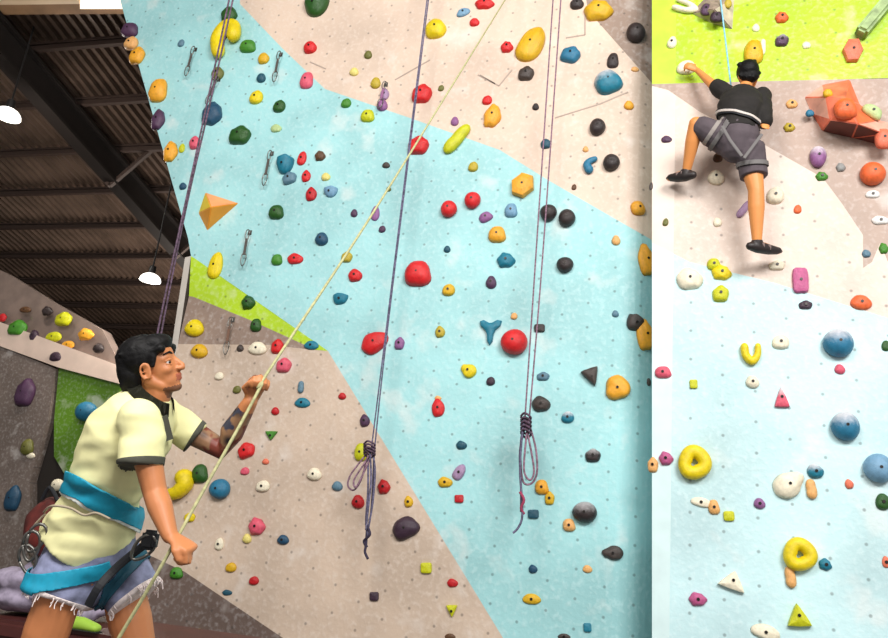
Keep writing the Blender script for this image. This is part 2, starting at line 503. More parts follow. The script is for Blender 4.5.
# high bay lamps
def lamp(px, py, d, r, label, cord_top=1.5, hide=False):
    c = W(px, py, d)
    t = empty('pendant_lamp', c); tag(t, label, 'lamp', None)
    bm = bmesh.new(); pr = []
    for k in range(9):
        a = math.pi/2*k/8; pr.append((r*math.cos(a), r*.78*math.sin(a)))
    seg = 28; rg = []
    for rr, z in pr: rg.append([bm.verts.new((rr*math.cos(2*math.pi*i/seg), rr*math.sin(2*math.pi*i/seg), z)) for i in range(seg)] if rr > 1e-3 else [bm.verts.new((0, 0, z))])
    for i in range(8):
        for k in range(seg):
            q = [rg[i][k], rg[i][(k+1) % seg]] + ([rg[i+1][(k+1) % seg], rg[i+1][k]] if len(rg[i+1]) > 1 else [rg[i+1][0]])
            bm.faces.new(q)
    bm.faces.new(rg[0][::-1])
    sh = from_bm('shade', bm, emit('glowing_lamp_glass', (255, 250, 240), 2.4), t, True)
    bm = bmesh.new(); tube(bm, [(Vector((0, 0, r*.7)), r*.35, r*.35), (Vector((0, 0, r*1.5)), r*.3, r*.3)], seg=18)
    from_bm('ballast_housing', bm, plain('black_lamp_housing', (20, 18, 18), .5), t)
    zt = roof(0, c.y)-c.z-.05
    bm = bmesh.new(); tube(bm, [(Vector((0, 0, r*1.4)), .012, .012), (Vector((0, 0, zt)), .012, .012)], seg=8)
    from_bm('hanger', bm, plain('black_lamp_housing', (20, 18, 18), .5), t)
    L = bpy.data.lights.new('lamp_glow', 'POINT'); L.energy = 160; L.color = (1, .93, .84); L.shadow_soft_size = r
    lo = bpy.data.objects.new('lamp_glow', L); C.objects.link(lo); lo.parent = t; lo.location = (0, 0, -r*.6)
lamp(150, 281, 10.8, .15, 'white glowing dome lamp hanging low under the dark roof, above the man')
lamp(7, 117, 10.2, .17, 'bright lamp hanging beside the black girder, higher of the two lamps')
# ------------------------------------------------------------------ holds
PAL = dict(red=(222, 34, 38), crimson=(196, 24, 34), pink=(228, 92, 116), magenta=(196, 92, 142), purple=(150, 96, 150),
  plum=(84, 54, 84), dplum=(62, 42, 58), black=(52, 42, 42), charcoal=(70, 60, 56), teal=(26, 124, 150), dteal=(30, 84, 104), blue=(40, 120, 156),
  navy=(34, 78, 108), paleblue=(120, 164, 196), greyblue=(96, 132, 152), yellow=(240, 214, 16), gold=(228, 180, 30),
  mustard=(196, 172, 50), orange=(246, 174, 48), peach=(240, 180, 110), vermilion=(240, 108, 56), coral=(238, 122, 92),
  lime=(206, 208, 22), green=(70, 140, 40), dgreen=(38, 88, 26), olive=(112, 112, 50), cream=(250, 240, 214),
  white=(240, 238, 234), grey=(150, 150, 148), brown=(98, 66, 40), paleyellow=(240, 224, 130), palegreen=(190, 214, 150), lavender=(170, 140, 176))
CNAME = dict(crimson='deep red', dplum='dark plum', dteal='dark teal', paleblue='pale blue', greyblue='grey-blue', gold='golden',
  dgreen='dark green', paleyellow='pale yellow', palegreen='pale green', vermilion='orange-red', navy='navy blue')

def hold_mat(col, chalk):
    key = 'hold_'+col+('_chalked_toplit' if chalk else '')
    if key in _pm: return _pm[key]
    m, nt, N, L, P = newmat(key)
    c = lin(PAL[col]); tc = N.new('ShaderNodeTexCoord')
    n1 = N.new('ShaderNodeTexNoise'); n1.inputs['Scale'].default_value = 3; n1.inputs['Detail'].default_value = 6
    L.new(tc.outputs['Object'], n1.inputs['Vector'])
    dk = tuple(v*.82 for v in c[:3])+(1,)
    base = mixc(N, L, ramp(N, L, n1.outputs['Fac'], .35, .6), dk, c)
    if chalk:     # climbers' chalk on the upper side, with its highlight painted in
        sp = N.new('ShaderNodeSeparateXYZ'); L.new(tc.outputs['Object'], sp.inputs[0])
        h = math_(N, L, 'ADD', sp.outputs[1], math_(N, L, 'MULTIPLY', math_(N, L, 'SUBTRACT', n1.outputs['Fac'], .5), .9))
        base = mixc(N, L, math_(N, L, 'MULTIPLY', ramp(N, L, h, -.05, .8), .5 if col in ('black', 'dplum', 'plum') else .8), base, lin((228, 224, 226)))
    L.new(base, P.inputs['Base Color']); P.inputs['Roughness'].default_value = .42
    b = N.new('ShaderNodeBump'); b.inputs['Strength'].default_value = .25; b.inputs['Distance'].default_value = .03
    n2 = N.new('ShaderNodeTexNoise'); n2.inputs['Scale'].default_value = 18
    L.new(tc.outputs['Object'], n2.inputs['Vector'])
    L.new(n2.outputs['Fac'], b.inputs['Height']); L.new(b.outputs[0], P.inputs['Normal'])
    _pm[key] = m; return m

def outline(shape, th, seed):
    rnd = random.Random(seed)
    a1, a2, p1, p2 = rnd.uniform(.03, .07), rnd.uniform(.02, .05), rnd.uniform(0, 6.28), rnd.uniform(0, 6.28)
    j = 1+a1*math.cos(2*th+p1)+a2*math.cos(3*th+p2)
    c, s = math.cos(th), math.sin(th)
    if shape in ('round', 'oval', 'ball'): return j if shape != 'ball' else 1+.02*math.cos(3*th+p1)
    if shape == 'square': return min(1.25, 1/max(abs(c), abs(s)))*.95
    if shape == 'hex':
        k = (th % (math.pi/3))-math.pi/6; return .93/math.cos(k)
    if shape == 'tri':      # point up
        k = ((th-math.pi/2+math.pi/3) % (2*math.pi/3))-math.pi/3; return min(.62/math.cos(math.pi/3-abs(k)) if 0 else .55/max(.46, math.cos(math.pi/3-abs(k))), 1.0)
    if shape == 'tear':     # point to the left
        return .78+.35*max(0, -c)**6+.12*c
    if shape == 'wedge':    # half disc, flat top
        return min(1.0, .12/max(.01, s)) if s > 0 else 1.0*j
    if shape == 'lump': return j*(1+.05*math.cos((4+seed)*th+p1))
    if shape == 'why': return .42+.62*max(0, math.cos(1.5*(th-math.pi/2)))**2 if 0 else .40+.65*abs(math.cos(1.5*(th-math.pi/6)))**5
    return j

def dome_mesh(shape, seed, prot):
    """unit hold: footprint in x,y of radius 1, standing out along +z to height prot"""
    bm = bmesh.new(); seg = 24; rn = 7; rings = []
    rnd = random.Random(seed*7+3)
    off = Vector((rnd.uniform(-50, 50), rnd.uniform(-50, 50), 0))
    flat = shape in ('tri', 'hex', 'square', 'why')
    for k in range(rn):
        t = k/(rn-1)*(.94)
        if shape == 'ball':
            ph = -.35+t*(math.pi/2+.35); rs, z = math.cos(ph), (math.sin(ph)+math.sin(.35))/(1+math.sin(.35))
        elif flat:
            rs = [1, 1.0, .93, .72, .5, .3, .12][k]; z = [0, .45, .72, .85, .94, .98, 1][k]
        else:
            ph = t*math.pi/2; rs = math.cos(ph)**.8; z = math.sin(ph)**.9
        ring = []
        for i in range(seg):
            th = 2*math.pi*i/seg; r = outline(shape, th, seed)*rs
            p = Vector((r*math.cos(th), r*math.sin(th), z*prot))
            if shape != 'ball' and k: p += noise.noise_vector(p*1.6+off)*(.05 if flat else .11)
            # lip: jugs bulge at the top so that fingers fit behind
            if shape in ('round', 'oval', 'lump', 'wedge'): p.y += .06*z
            ring.append(bm.verts.new(p))
        rings.append(ring)
    for a, b in zip(rings, rings[1:]):
        for i in range(seg): bm.faces.new((a[i], a[(i+1) % seg], b[(i+1) % seg], b[i]))
    bm.faces.new(rings[-1]); bm.faces.new(rings[0][::-1])
    return bm

def path_mesh(pts, r0, r1, squash=.8):
    bm = bmesh.new(); P = smooth_path([Vector((x, y, .30)) for x, y in pts], 5); n = len(P)
    q = []
    for i, p in enumerate(P):
        t = i/(n-1); rr = r0+(r1-r0)*t
        q.append((p, rr, rr*squash))
    tube(bm, q, side=Vector((0, 0, 1)), seg=14, round_=True)
    return bm

def hold_bm(shape, seed):
    if shape == 'ring':
        bm = bmesh.new(); R, r, n, m = .60, .42, 32, 14; g = []
        for i in range(n):
            a = 2*math.pi*i/n; k = 1+.07*math.cos(3*a+.9)+.05*math.cos(2*a-1.6)
            g.append([bm.verts.new(((R*k+r*math.cos(b))*math.cos(a), (R*k+r*math.cos(b))*math.sin(a), .3+r*.95*math.sin(b))) for b in [2*math.pi*j/m for j in range(m)]])
        for i in range(n):
            for j in range(m): bm.faces.new((g[i][j], g[(i+1) % n][j], g[(i+1) % n][(j+1) % m], g[i][(j+1) % m]))
        return bm
    if shape == 'bar': return path_mesh([(0, -.72), (.05, -.2), (-.05, .3), (0, .72)], .95, .85, .8)
    if shape == 'cup': return path_mesh([(-.72, .62), (-.62, -.1), (0, -.62), (.60, -.1), (.72, .72)], .46, .34, 1)
    if shape == 'arch': return path_mesh([(-.20, -.85), (-.50, -.1), (-.20, .56), (.34, .62), (.52, .15)], .40, .42, 1)
    if shape == 'crescent': return path_mesh([(.34, .60), (.42, .1), (.0, -.42), (-.60, -.62)], .62, .42, 1)
    if shape == 'hook': return path_mesh([(.6, .75), (0, .45), (-.3, 0), (0, -.6)], .34, .55, 1)
    prot = dict(round=.75, oval=.65, ball=1.15, lump=.75, tri=.75, hex=.7, square=.7, tear=.7, wedge=.9, why=.45).get(shape, .7)
    return dome_mesh(shape, seed, prot)

_hm = {}
def hold_me(shape, seed, mat):
    k = (shape, seed, mat.name)
    if k not in _hm:
        bm = hold_bm(shape, seed); bmesh.ops.recalc_face_normals(bm, faces=bm.faces[:])
        for ax_ in (0, 1):
            lo = min(v.co[ax_] for v in bm.verts); hi = max(v.co[ax_] for v in bm.verts)
            for v in bm.verts: v.co[ax_] = (v.co[ax_]-(lo+hi)/2)*2/(hi-lo)
        me = bpy.data.meshes.new('climbing_hold'); bm.to_mesh(me); bm.free()
        me.materials.append(mat)
        flat = shape in ('hex', 'square', 'tri', 'why')
        for p in me.polygons: p.use_smooth = not flat
        _hm[k] = me
    return _hm[k]

BOLT = plain('dark_bolt_steel', (46, 42, 40), .4, metal=.6)
_bm = bmesh.new(); tube(_bm, [(Vector((0, 0, -.004)), .010, .010), (Vector((0, 0, .006)), .010, .010), (Vector((0, 0, .006)), .006, .006), (Vector((0, 0, .001)), .005, .005)], seg=10)
bolt_me = bpy.data.meshes.new('bolt'); _bm.to_mesh(bolt_me); _bm.free(); bolt_me.materials.append(BOLT)

def plane_at(x, y):
    if x < 130 and y > 260 and not (x > 118): return PF
    if ld(x, y) > 0: return PR
    if x > 650.5: return PD
    for i in range(len(PCS)-1, -1, -1):
        if LCS[i](x, y) > 0: return PCS[i]
    return PA

HOLDS = []
def place(o, x, y, w, h, ang, pl=None, depth_=None, lift=0.0, prot=.7):
    pl = pl or plane_at(x, y)
    p = hit(x, y, pl)
    m_ = min(w, h)/2*depth(p)/FPX*prot*.38      # middle of the body, out from the wall
    n0 = pl[1] if pl[1].dot(FWD) < 0 else -pl[1]
    if m_ < .04: p = hit(x, y, (pl[0]+n0*m_, pl[1]))-n0*m_
    else: m_ = .04; p = hit(x, y, (pl[0]+n0*m_, pl[1]))-n0*m_
    n = pl[1].copy()
    if n.dot(FWD) > 0: n = -n
    sx = (hit(x+w/2, y, pl)-hit(x-w/2, y, pl)).length/2
    sy = (hit(x, y+h/2, pl)-hit(x, y-h/2, pl)).length/2
    ax = (hit(x+1, y, pl)-hit(x-1, y, pl)).normalized()
    az = n; ay = az.cross(ax).normalized()
    a = math.radians(ang); X = ax*math.cos(a)+ay*math.sin(a); Y = ay*math.cos(a)-ax*math.sin(a)
    sz = depth_ or min(sx, sy)
    # the body of a hold stands out from the wall and is seen from below: shift its foot so the body shows at the pixel
    q = p + n*(lift)
    M = Matrix(((X.x*sx, Y.x*sy, az.x*sz, q.x), (X.y*sx, Y.y*sy, az.y*sz, q.y), (X.z*sx, Y.z*sy, az.z*sz, q.z), (0, 0, 0, 1)))
    o.matrix_world = M
    return p, n, (sx, sy, sz), (X, Y)

def hold(x, y, w, h, shape, col, ang=0, chalk=0, zone=None, pl=None, note=None):
    seed = (int(x*3+y*7) % 3)
    o = bpy.data.objects.new('climbing_hold', hold_me(shape, seed, hold_mat(col, chalk))); C.objects.link(o)
    p, n, s, ax = place(o, x, y, w, h, ang, pl)
    HOLDS.append(dict(o=o, x=x, y=y, w=w, h=h, shape=shape, col=col, chalk=chalk, note=note))
    if max(w, h) >= 12 and shape in ('round', 'oval', 'ball', 'lump', 'tri', 'hex', 'tear', 'square', 'wedge'):
        pr = dict(round=.75, oval=.65, ball=1.15, lump=.75, tri=.75, hex=.7, square=.7, tear=.7, wedge=.9)[shape]
        b = bpy.data.objects.new('bolt', bolt_me); C.objects.link(b); b.parent = o
        b.matrix_world = Matrix(((1, 0, 0, 0), (0, 1, 0, 0), (0, 0, 1, 0), (0, 0, 0, 1)))
        R = Matrix((ax[0], ax[1], n)).transposed().to_4x4()
        q = p+n*s[2]*pr*.97
        bw = Matrix.Translation(q) @ R
        b.matrix_parent_inverse = Matrix.Identity(4)
        b.matrix_basis = o.matrix_world.inverted() @ bw
    return o

DATA = '''
129.7 29.7 16 13 lump plum
131 43 13 12 round peach
137 55 14 16 lump orange
158 90 17 22 lump orange
158 119 13 20 lump plum
181 43 6 7 round greyblue
229 14 16 15 lump dgreen
225.5 39 27 36 arch yellow
247.7 46 16 12 lump green
263.5 58 11 11 round gold
261 77.7 9 9 round dteal
256 97 13 13 round yellow
217.5 73 12 13 round olive
212 113 20 22 lump navy -12
279 106 12 12 round dgreen
239.5 134.5 21 18 lump dgreen
194.7 142.4 11 13 round pink
276 128 11 8 oval palegreen
315 6 24 19 wedge dgreen
310 47 13 12 round red
306.5 80 13 16 lump pink
368 54.5 8 8 round olive
354 71.6 9 8 round paleyellow
375.5 82.6 10 11 round mustard
382 105 11 11 round purple
384.5 94 9 12 round lavender
346 103 10 9 round green
367.5 115.5 14 12 lump lime
421.6 93 20 18 lump red
435.6 28 21 19 round yellow
484.7 3 20 11 lump red
463 12 14 8 oval paleblue 30
474.5 22 10 8 round red
487 100 10 9 round red
492.6 115 18 23 lump orange -10
457 139 13 33 bar lime -35
454.7 121 8 9 round purple
441 88 6 6 round olive
418 144.6 21 18 lump red
507 46.6 13 11 lump red
530.7 42.8 26 35 oval gold -15
526 73 16 14 lump charcoal
535.6 106.5 7 7 round black
577 3.4 14 11 round black
598.7 9.5 30 20 lump gold
570.5 54 20 16 lump blue -15
635.9 33 19 18 ball black
613 60 12 15 lump black
608 81 27 23 lump teal 25 1
629 105 10 9 round orange
635 69 8 5 oval peach
597.6 127 16 16 ball black
666.6 139 11 7 oval plum
686 7 15 22 cup cream 70
672 42 10 12 round cream
686 67 19 14 oval cream
754 51 20 24 lump gold
763 47 6 16 bar cream
782 17 14 11 lump vermilion
782 40 14 12 lump plum 0 1
756 27.5 8 8 round cream
806.7 45 9 7 oval cream
853 50 21 22 hex coral
789.5 127 12 9 lump mustard
792 103.6 12 9 oval peach
883 137 15 19 lump coral
818 157 17 21 ball purple 0 1
822 176 13 9 lump green
872.7 174 26 22 ball vermilion
841 167 10 9 lump grey
872.7 194 15 8 oval white
880.6 220 18 9 oval white
884 248 10 11 lump green
866.6 253.4 9 8 round greyblue
716 177 17 15 round cream
775.4 195 18 17 round cream
717.7 222 9 9 round cream
797.7 209 8 9 round vermilion
744 209 8 20 bar lavender -35
718 157 10 10 round brown
777 265 17 10 lump cream
714 264 14 12 lump lime
722 272 21 15 lump yellow -10
720.7 293 17 17 lump lime
800.6 280 16 25 square magenta
805.6 304.6 14 9 lump dplum
861.4 302 22 15 oval vermilion
837.8 343 31 28 ball blue 0 1
751 354 21 22 cup yellow
780.8 341.5 18 15 oval cream
752.6 381.6 14 13 round cream
693.6 384 8 9 square lime
840 369 11 10 round pink
781.5 397 15 20 tri pink 0 1
886 345.6 9 11 round dgreen
690 278 27 22 oval cream
663 372 17 12 lump pink
665.5 222 6 8 round olive
845 426 29 29 ball blue 0 1
878 468 30 29 ball paleblue 0
815.7 471 17 15 round teal 0 1
811.4 489 11 20 bar peach
789.4 483.6 36 25 tear cream 218
849.5 484 9 10 round coral
883 501.6 15 17 round dgreen
759.6 503.4 12 11 round purple
694.8 462 34 35 ring yellow
701 502 21 10 oval cream -15
714 507 12 15 lump peach
729 516 11 10 square lime
666 458 15 14 lump magenta
652.7 464.5 11 16 lump peach
800 554 35 34 ring yellow
790.5 577 11 22 bar peach
825.8 564.4 14 12 lump teal -25
798.4 615 24 23 tri lime
733 580 27 19 tri cream -20
698 599 19 14 lump magenta
765.7 632 30 16 oval cream -20
886 562 8 12 round coral
541 403.6 19 16 round charcoal
592 377 18 18 tri charcoal 200
617 388 27 25 tear orange 50
567.6 417 13 12 round teal 0 1
592.8 455 16 14 lump black 0 1
541.7 487 14 15 lump orange
549.5 498 10 14 lump gold
584.5 512 25 21 ball black 0 1
569 525 13 13 lump peach
533.3 514 11 9 square dteal
612.6 553 22 15 tear charcoal
533 569 9 9 round navy
531.5 599 19 11 oval gold
587.4 627.5 8 9 square teal
564 636.5 13 6 oval charcoal
587.4 569 10 8 oval peach
543 376 13 9 lump greyblue
539.4 328 11 8 square black
514 316 7 7 round peach
514 342 27 25 ball red
635 323 16 16 wedge charcoal -30
645 334 15 32 lump orange
646 259 14 32 lump orange
615.5 313.6 7 7 round greyblue
649 382 4 8 oval charcoal
522.5 185 24 22 hex orange -20
511 210 13 14 lump paleblue
548.4 213 17 16 ball black
567 218 17 17 ball black
565 265 17 15 ball black
590 165 14 17 hook blue
611.5 162.6 17 16 ball black
546 143.5 11 10 round dteal
638.5 207.7 14 14 lump orange
616 240 9 10 round peach
585.6 149 6 6 round peach
574 187 5 6 round brown
651 186 4 8 oval charcoal
497 234 18 16 lump orange
506 259.6 19 15 lump teal
472.5 200.5 16 16 ball red
449 209 16 16 ball red
485.5 216.7 14 10 lump purple 30
473 166.5 10 10 round mustard
447 249 7 7 round dteal
386 165 8 6 round charcoal
388.7 189 5 5 round olive
354 213 7 8 round plum
375 213 9 15 oval purple
382 229 7 7 round plum
346.6 256.6 11 11 lump mustard
417.5 272.8 27 25 lump red
355 275 14 13 round red
340 299 15 11 wedge teal
374 341.5 28 21 oval red 35
399.3 343 10 13 lump purple
448.4 289.7 13 12 round gold
440 331.6 10 12 round mustard
491 282 11 13 round plum
490 332 22 25 why teal
468 370 17 14 tear yellow -30
490.5 381 9 9 round dplum
438 398 7 5 oval peach
438 407.5 13 19 oval red
342 396 8 7 round crimson
364.6 420.5 10 13 round plum
360.5 452 13 18 lump lime
461.4 445 11 9 round dteal
459 472 11 18 oval lavender -30
445 482 15 11 oval gold
459 498.7 9 8 square crimson
383.7 486.5 13 15 lump crimson
357.6 501.6 13 14 round crimson
408.5 501.6 9 12 round gold
337 486 11 10 round greyblue
405 527.7 27 22 lump dplum 25
426 568 11 11 square lime
452.4 583 11 9 oval crimson
451.8 611 11 12 tri lime 180
374 596.4 9 9 square dplum
450 636.5 11 6 oval brown
215 265 14 27 oval yellow
248 302 14 14 lump dgreen
255.7 325 11 13 lump dgreen
193.8 327.6 19 17 round yellow
198.7 350.8 17 14 round gold
240 348 7 7 round charcoal
257 348 19 13 oval cream
277 346 12 15 lump red
283.4 364.7 15 15 lump pink
311 345 15 9 oval teal
236.6 389.5 8 8 round olive
302 402.5 16 10 oval teal
301 387 6 12 bar greyblue
275 411 8 8 round crimson
271 435.6 12 9 tri green 180
245.6 450 17 16 lump red 20
244.5 471 9 8 oval pink
265.4 461.5 7 6 round coral
199.4 473.5 16 19 lump dgreen
179 484.7 28 31 crescent yellow
219.7 488.8 20 20 ball blue
189.3 517 11 10 lump yellow
256.4 526 17 18 lump pink
282.7 539.7 12 10 round navy
230.5 567.4 11 10 round gold
253.5 580.7 10 9 round crimson
227 592.6 10 6 oval dteal
176 573 13 12 lump green
197.6 633.8 12 11 lump mustard
219 376 9 8 round cream
262.5 486 14 12 round cream
314 474 15 13 round cream
219 544 9 13 oval cream
246.7 538.5 9 10 round paleyellow
170.4 151 14 20 lump orange
181.7 148 6 9 oval lime
182.8 186 7 7 round navy
284 165 17 17 wedge teal
289 177.7 14 12 lump greyblue 20
301.7 158 9 14 oval red
306 175.7 9 12 oval red
311 193.7 11 14 oval crimson
320 155.5 11 10 lump brown
325.8 176.6 9 8 round paleyellow
330 192 14 10 wedge paleblue
276 211.8 15 14 lump dgreen
321.3 238.6 13 13 round navy
276.7 259.5 11 11 lump green
295 258.4 16 11 oval red
17 327.6 18 16 lump green
25 309.5 12 6 oval brown
47 310.7 11 9 lump black
63 318.6 16 14 lump lime
53 336.6 16 10 oval lime
34 335.5 9 12 lump dplum
85.6 334 16 12 lump orange
67.6 344.5 13 8 oval orange
98 348 11 10 round black
56.3 357 14 11 lump dplum
97 369 16 5 oval grey
24.8 392 18 28 lump plum
2 317.4 8 8 lump crimson
86.7 411.5 20 19 ball blue
27 447 12 16 lump olive
12.4 498 15 26 lump navy
30.4 455.5 9 6 oval cream
58 485 12 12 ball cream
810 113 9 7 round blue
872 112 22 12 lump palegreen -40
'''
DX = {}
for ln in DATA.strip().splitlines():
    t = ln.split(); x, y, w, h = map(float, t[:4])
    if x > 803 and x < 890 and y > 90 and y < 140 and t[5] in ('blue', 'palegreen', 'coral'): continue
    hold(x, y, w, h, t[4], t[5], float(t[6]) if len(t) > 6 else 0, int(t[7]) if len(t) > 7 else 0)

# ------------------------------------------------------------------ volumes
def volume(name, base, apexes, faces, mat, pl, label, cat='volume'):
    """faceted box on the wall: base outline (pixels) + raised points (pixel, height)"""
    n = -pl[1] if pl[1].dot(FWD) > 0 else pl[1]
    V = [hit(x, y, pl)-n*.004 for x, y in base]+[hit(x, y, (pl[0]+n*h, pl[1])) for x, y, h in apexes]
    bm = bmesh.new(); vs = [bm.verts.new(v) for v in V]
    for f in faces: bm.faces.new([vs[i] for i in f[0]]).material_index = f[1]
    bmesh.ops.recalc_face_normals(bm, faces=bm.faces[:])
    bmesh.ops.bevel(bm, geom=bm.edges[:], offset=.006, segments=2, affect='EDGES')
    o = from_bm(name, bm, mat); tag(o, label, cat); return o
OV = plain('orange_plywood_volume', (240, 160, 48), .45, noise_scale=5, var=.1)
OV2 = plain('yellow_worn_patch', (240, 206, 30), .5, noise_scale=5, var=.1)
OV3 = plain('peach_volume_paint', (240, 164, 104), .5, noise_scale=5, var=.1)
volume('climbing_volume', [(205, 192), (239, 203), (207, 231), (198, 213)], [(211, 207, .16)],
       [((0, 4, 1), 2), ((1, 4, 2), 0), ((2, 4, 3), 0), ((3, 4, 0), 1), ((0, 1, 2, 3), 0)], [OV, OV2, OV3], PA,
       'large orange and yellow pyramid-shaped volume with three points on the aqua wall')
GV = plain('grey_gritty_volume', (150, 132, 118), .8, noise_scale=14, var=.3)
GV2 = plain('pale_gritty_volume', (196, 184, 158), .8, noise_scale=14, var=.2)
gv = volume('climbing_volume', [(690, 13), (706, -4), (735, -4), (733, 30), (711, 23)], [(714, 9, .13)],
       [((0, 5, 1), 0), ((1, 5, 2), 0), ((2, 5, 3), 1), ((3, 5, 4), 1), ((4, 5, 0), 1), ((0, 1, 2, 3, 4), 0)], [GV, GV2], PR,
       'gritty grey-brown pointed volume at the top of the lime panel')
hold(706, 9, 11, 12, 'lump', 'plum', pl=(PR[0]+Vector((0, -.06, 0)), PR[1]), note='on the grey volume')
hold(716.6, 16.5, 13, 11, 'lump', 'dplum', pl=(PR[0]+Vector((0, -.07, 0)), PR[1]), note='on the grey volume')
hold(728, 3, 8, 9, 'round', 'mustard', pl=(PR[0]+Vector((0, -.05, 0)), PR[1]), note='on the grey volume')
RV = plain('coral_marbled_volume', (232, 116, 88), .5, noise_scale=7, var=.35)
RV2 = plain('orange_volume_face', (240, 112, 66), .5, noise_scale=9, var=.2)
RV3 = plain('pale_pink_volume_face', (232, 170, 150), .6, noise_scale=7, var=.2)
RV4 = plain('dark_maroon_volume_underside', (110, 62, 54), .7, noise_scale=7, var=.2)  # shade of the underside put into a darker coral
volume('climbing_volume', [(804, 97), (823, 84), (850, 79), (860, 104), (880, 120), (905, 126), (905, 152), (852, 138), (822, 131), (812, 114)],
       [(826, 97, .16), (845, 99, .26), (858, 124, .22), (830, 120, .18), (885, 134, .12)],
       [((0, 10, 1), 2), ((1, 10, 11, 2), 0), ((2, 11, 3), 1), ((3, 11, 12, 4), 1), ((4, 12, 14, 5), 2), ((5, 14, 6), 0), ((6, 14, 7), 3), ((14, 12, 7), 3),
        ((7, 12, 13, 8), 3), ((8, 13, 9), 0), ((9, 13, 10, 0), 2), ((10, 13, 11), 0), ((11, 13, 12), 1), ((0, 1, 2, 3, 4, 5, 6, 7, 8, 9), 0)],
       [RV, RV2, RV3, RV4], PR, 'huge coral and orange faceted volume jutting from the taupe panel')
hold(810, 113, 9, 7, 'round', 'blue', pl=(PR[0]+Vector((0, -.05, 0)), PR[1]), note='on the coral volume')
hold(828, 93, 10, 8, 'lump', 'gold', pl=(PR[0]+Vector((0, -.16, 0)), PR[1]), note='on the coral volume')
hold(846, 108, 24, 20, 'lump', 'vermilion', pl=(PR[0]+Vector((0, -.22, 0)), PR[1]), note='on the coral volume')
hold(873, 111, 24, 11, 'lump', 'palegreen', -40, pl=(PR[0]+Vector((0, -.06, 0)), PR[1]), note='on the coral volume')
hold(884, 138, 18, 20, 'lump', 'coral', pl=(PR[0]+Vector((0, -.10, 0)), PR[1]), note='on the coral volume')
# long bar hold on the lime panel
bm = bmesh.new(); a, b = hit(858, 39, PR)+Vector((0, -.05, 0)), hit(905, -17, PR)+Vector((0, -.05, 0))
beam(bm, a, b, .09, .12, up=Vector((0, -1, 0))); bmesh.ops.bevel(bm, geom=bm.edges[:], offset=.02, segments=3, affect='EDGES')
o = from_bm('climbing_volume', bm, plain('grey_green_bar_paint', (150, 172, 118), .6, noise_scale=16, var=.3)); tag(o, 'long straight grey-green bar slanting up across the lime panel', 'volume')
# shallow scoop at the tip of the beige zone
# ------------------------------------------------------------------ ropes and quickdraws
ROPE1 = plain('dark_purple_rope_sheath', (86, 66, 84), .8, noise_scale=60, var=.6)
ROPE2 = plain('grey_blue_rope_sheath', (96, 92, 118), .8, noise_scale=60, var=.5)
ROPE3 = plain('mauve_grey_rope_sheath', (136, 104, 122), .8, noise_scale=60, var=.5)
ROPE4 = plain('pale_green_rope_sheath', (176, 174, 128), .8, noise_scale=60, var=.2)
ROPE5 = plain('sky_blue_rope_sheath', (140, 200, 226), .8, noise_scale=60, var=.2)
STEEL = plain('grey_carabiner_steel', (120, 118, 114), .35, metal=.8)
def dwall(x, y, off):
    pl = plane_at(max(x, 131), y)
    p = hit(x, y, pl); r = ray(x, y); n = pl[1]
    return (p-CAM).dot(FWD)-off
def rp(x, y, off=.30): return W(x, y, dwall(x, y, off))
def up_from(p, h): return Vector((p.x, p.y, p.z+h))

def rope_thing(label, strands, mat, r=.007, group=None):
    base = strands[0][0]
    root = None
    for s in strands:
        bm = bmesh.new(); rope_bm(bm, s, r)
        if root is None:
            root = from_bm('climbing_rope', bm, mat, None, True); tag(root, label, 'rope', group)
        else: from_bm('rope_strand', bm, mat, root, True)
    return root
def coil(root, pts_list, mat, r=.007, name='coil_loop'):
    for pts in pts_list:
        bm = bmesh.new(); rope_bm(bm, pts, r); from_bm(name, bm, mat, root, True)

# rope by the left edge, hanging behind the man
pb = W(154, 352, 4.4)
r1 = rope_thing('dark purple rope hanging past the edge of the wall behind the man', [[W(152, 420, 4.4), pb, up_from(pb, 1.6), up_from(pb, 5.2)],
      [pb+Vector((.014, .02, -.2)), pb+Vector((.002, .01, .9)), pb+Vector((.028, .0, 2.2)), up_from(pb, 5.2)+Vector((.03, 0, 0))]], ROPE1, .006)
# second rope with its coil
p2 = rp(371, 452)
zt = 7.2-p2.z
r2 = rope_thing('dark rope hanging on the aqua wall, its end coiled against beige', [[p2, up_from(p2, 1), up_from(p2, zt)], [p2+Vector((.022, .01, 0)), p2+Vector((.010, 0, 1.3)), up_from(p2, zt)+Vector((.018, 0, 0))]], ROPE2, .006)
def q2(x, y, o=.30): return rp(x, y, o)
coil(r2, [[q2(370, 450), q2(360, 462), q2(350, 476), q2(348, 486), q2(354, 490), q2(361, 480), q2(366, 462), q2(371, 452)],
          [q2(371, 452, .32), q2(364, 464, .32), q2(354, 480, .34), q2(356, 487, .34), q2(364, 472, .32), q2(372, 454, .32)]], ROPE3, .007)
coil(r2, [[q2(372, 450), q2(375, 470), q2(373, 500), q2(369, 524), q2(367, 532)], [q2(370, 452, .33), q2(371, 480, .33), q2(368, 510, .33), q2(366, 530, .33)],
          [q2(374, 452, .28), q2(373, 484, .28), q2(371, 512, .28), q2(368, 530, .28)], [q2(368, 456, .31), q2(368, 490, .31), q2(366, 520, .31), q2(368, 536, .31)]], ROPE2, .008)
coil(r2, [[q2(366, 524), q2(370, 534, .33), q2(364, 541), q2(367, 547)], [q2(367, 530), q2(366, 545), q2(365, 552), q2(368, 559)]], plain('navy_rope_end', (52, 44, 66), .8), .010, 'knot')
bm = bmesh.new(); 
for k in range(4): rope_bm(bm, [q2(364, 444+k*3, .33), q2(368, 441+k*3, .36), q2(375, 445+k*3, .33), q2(370, 449+k*3, .27), q2(364, 445+k*3, .33)], .008, 4)
from_bm('knot', bm, ROPE1, r2, True)
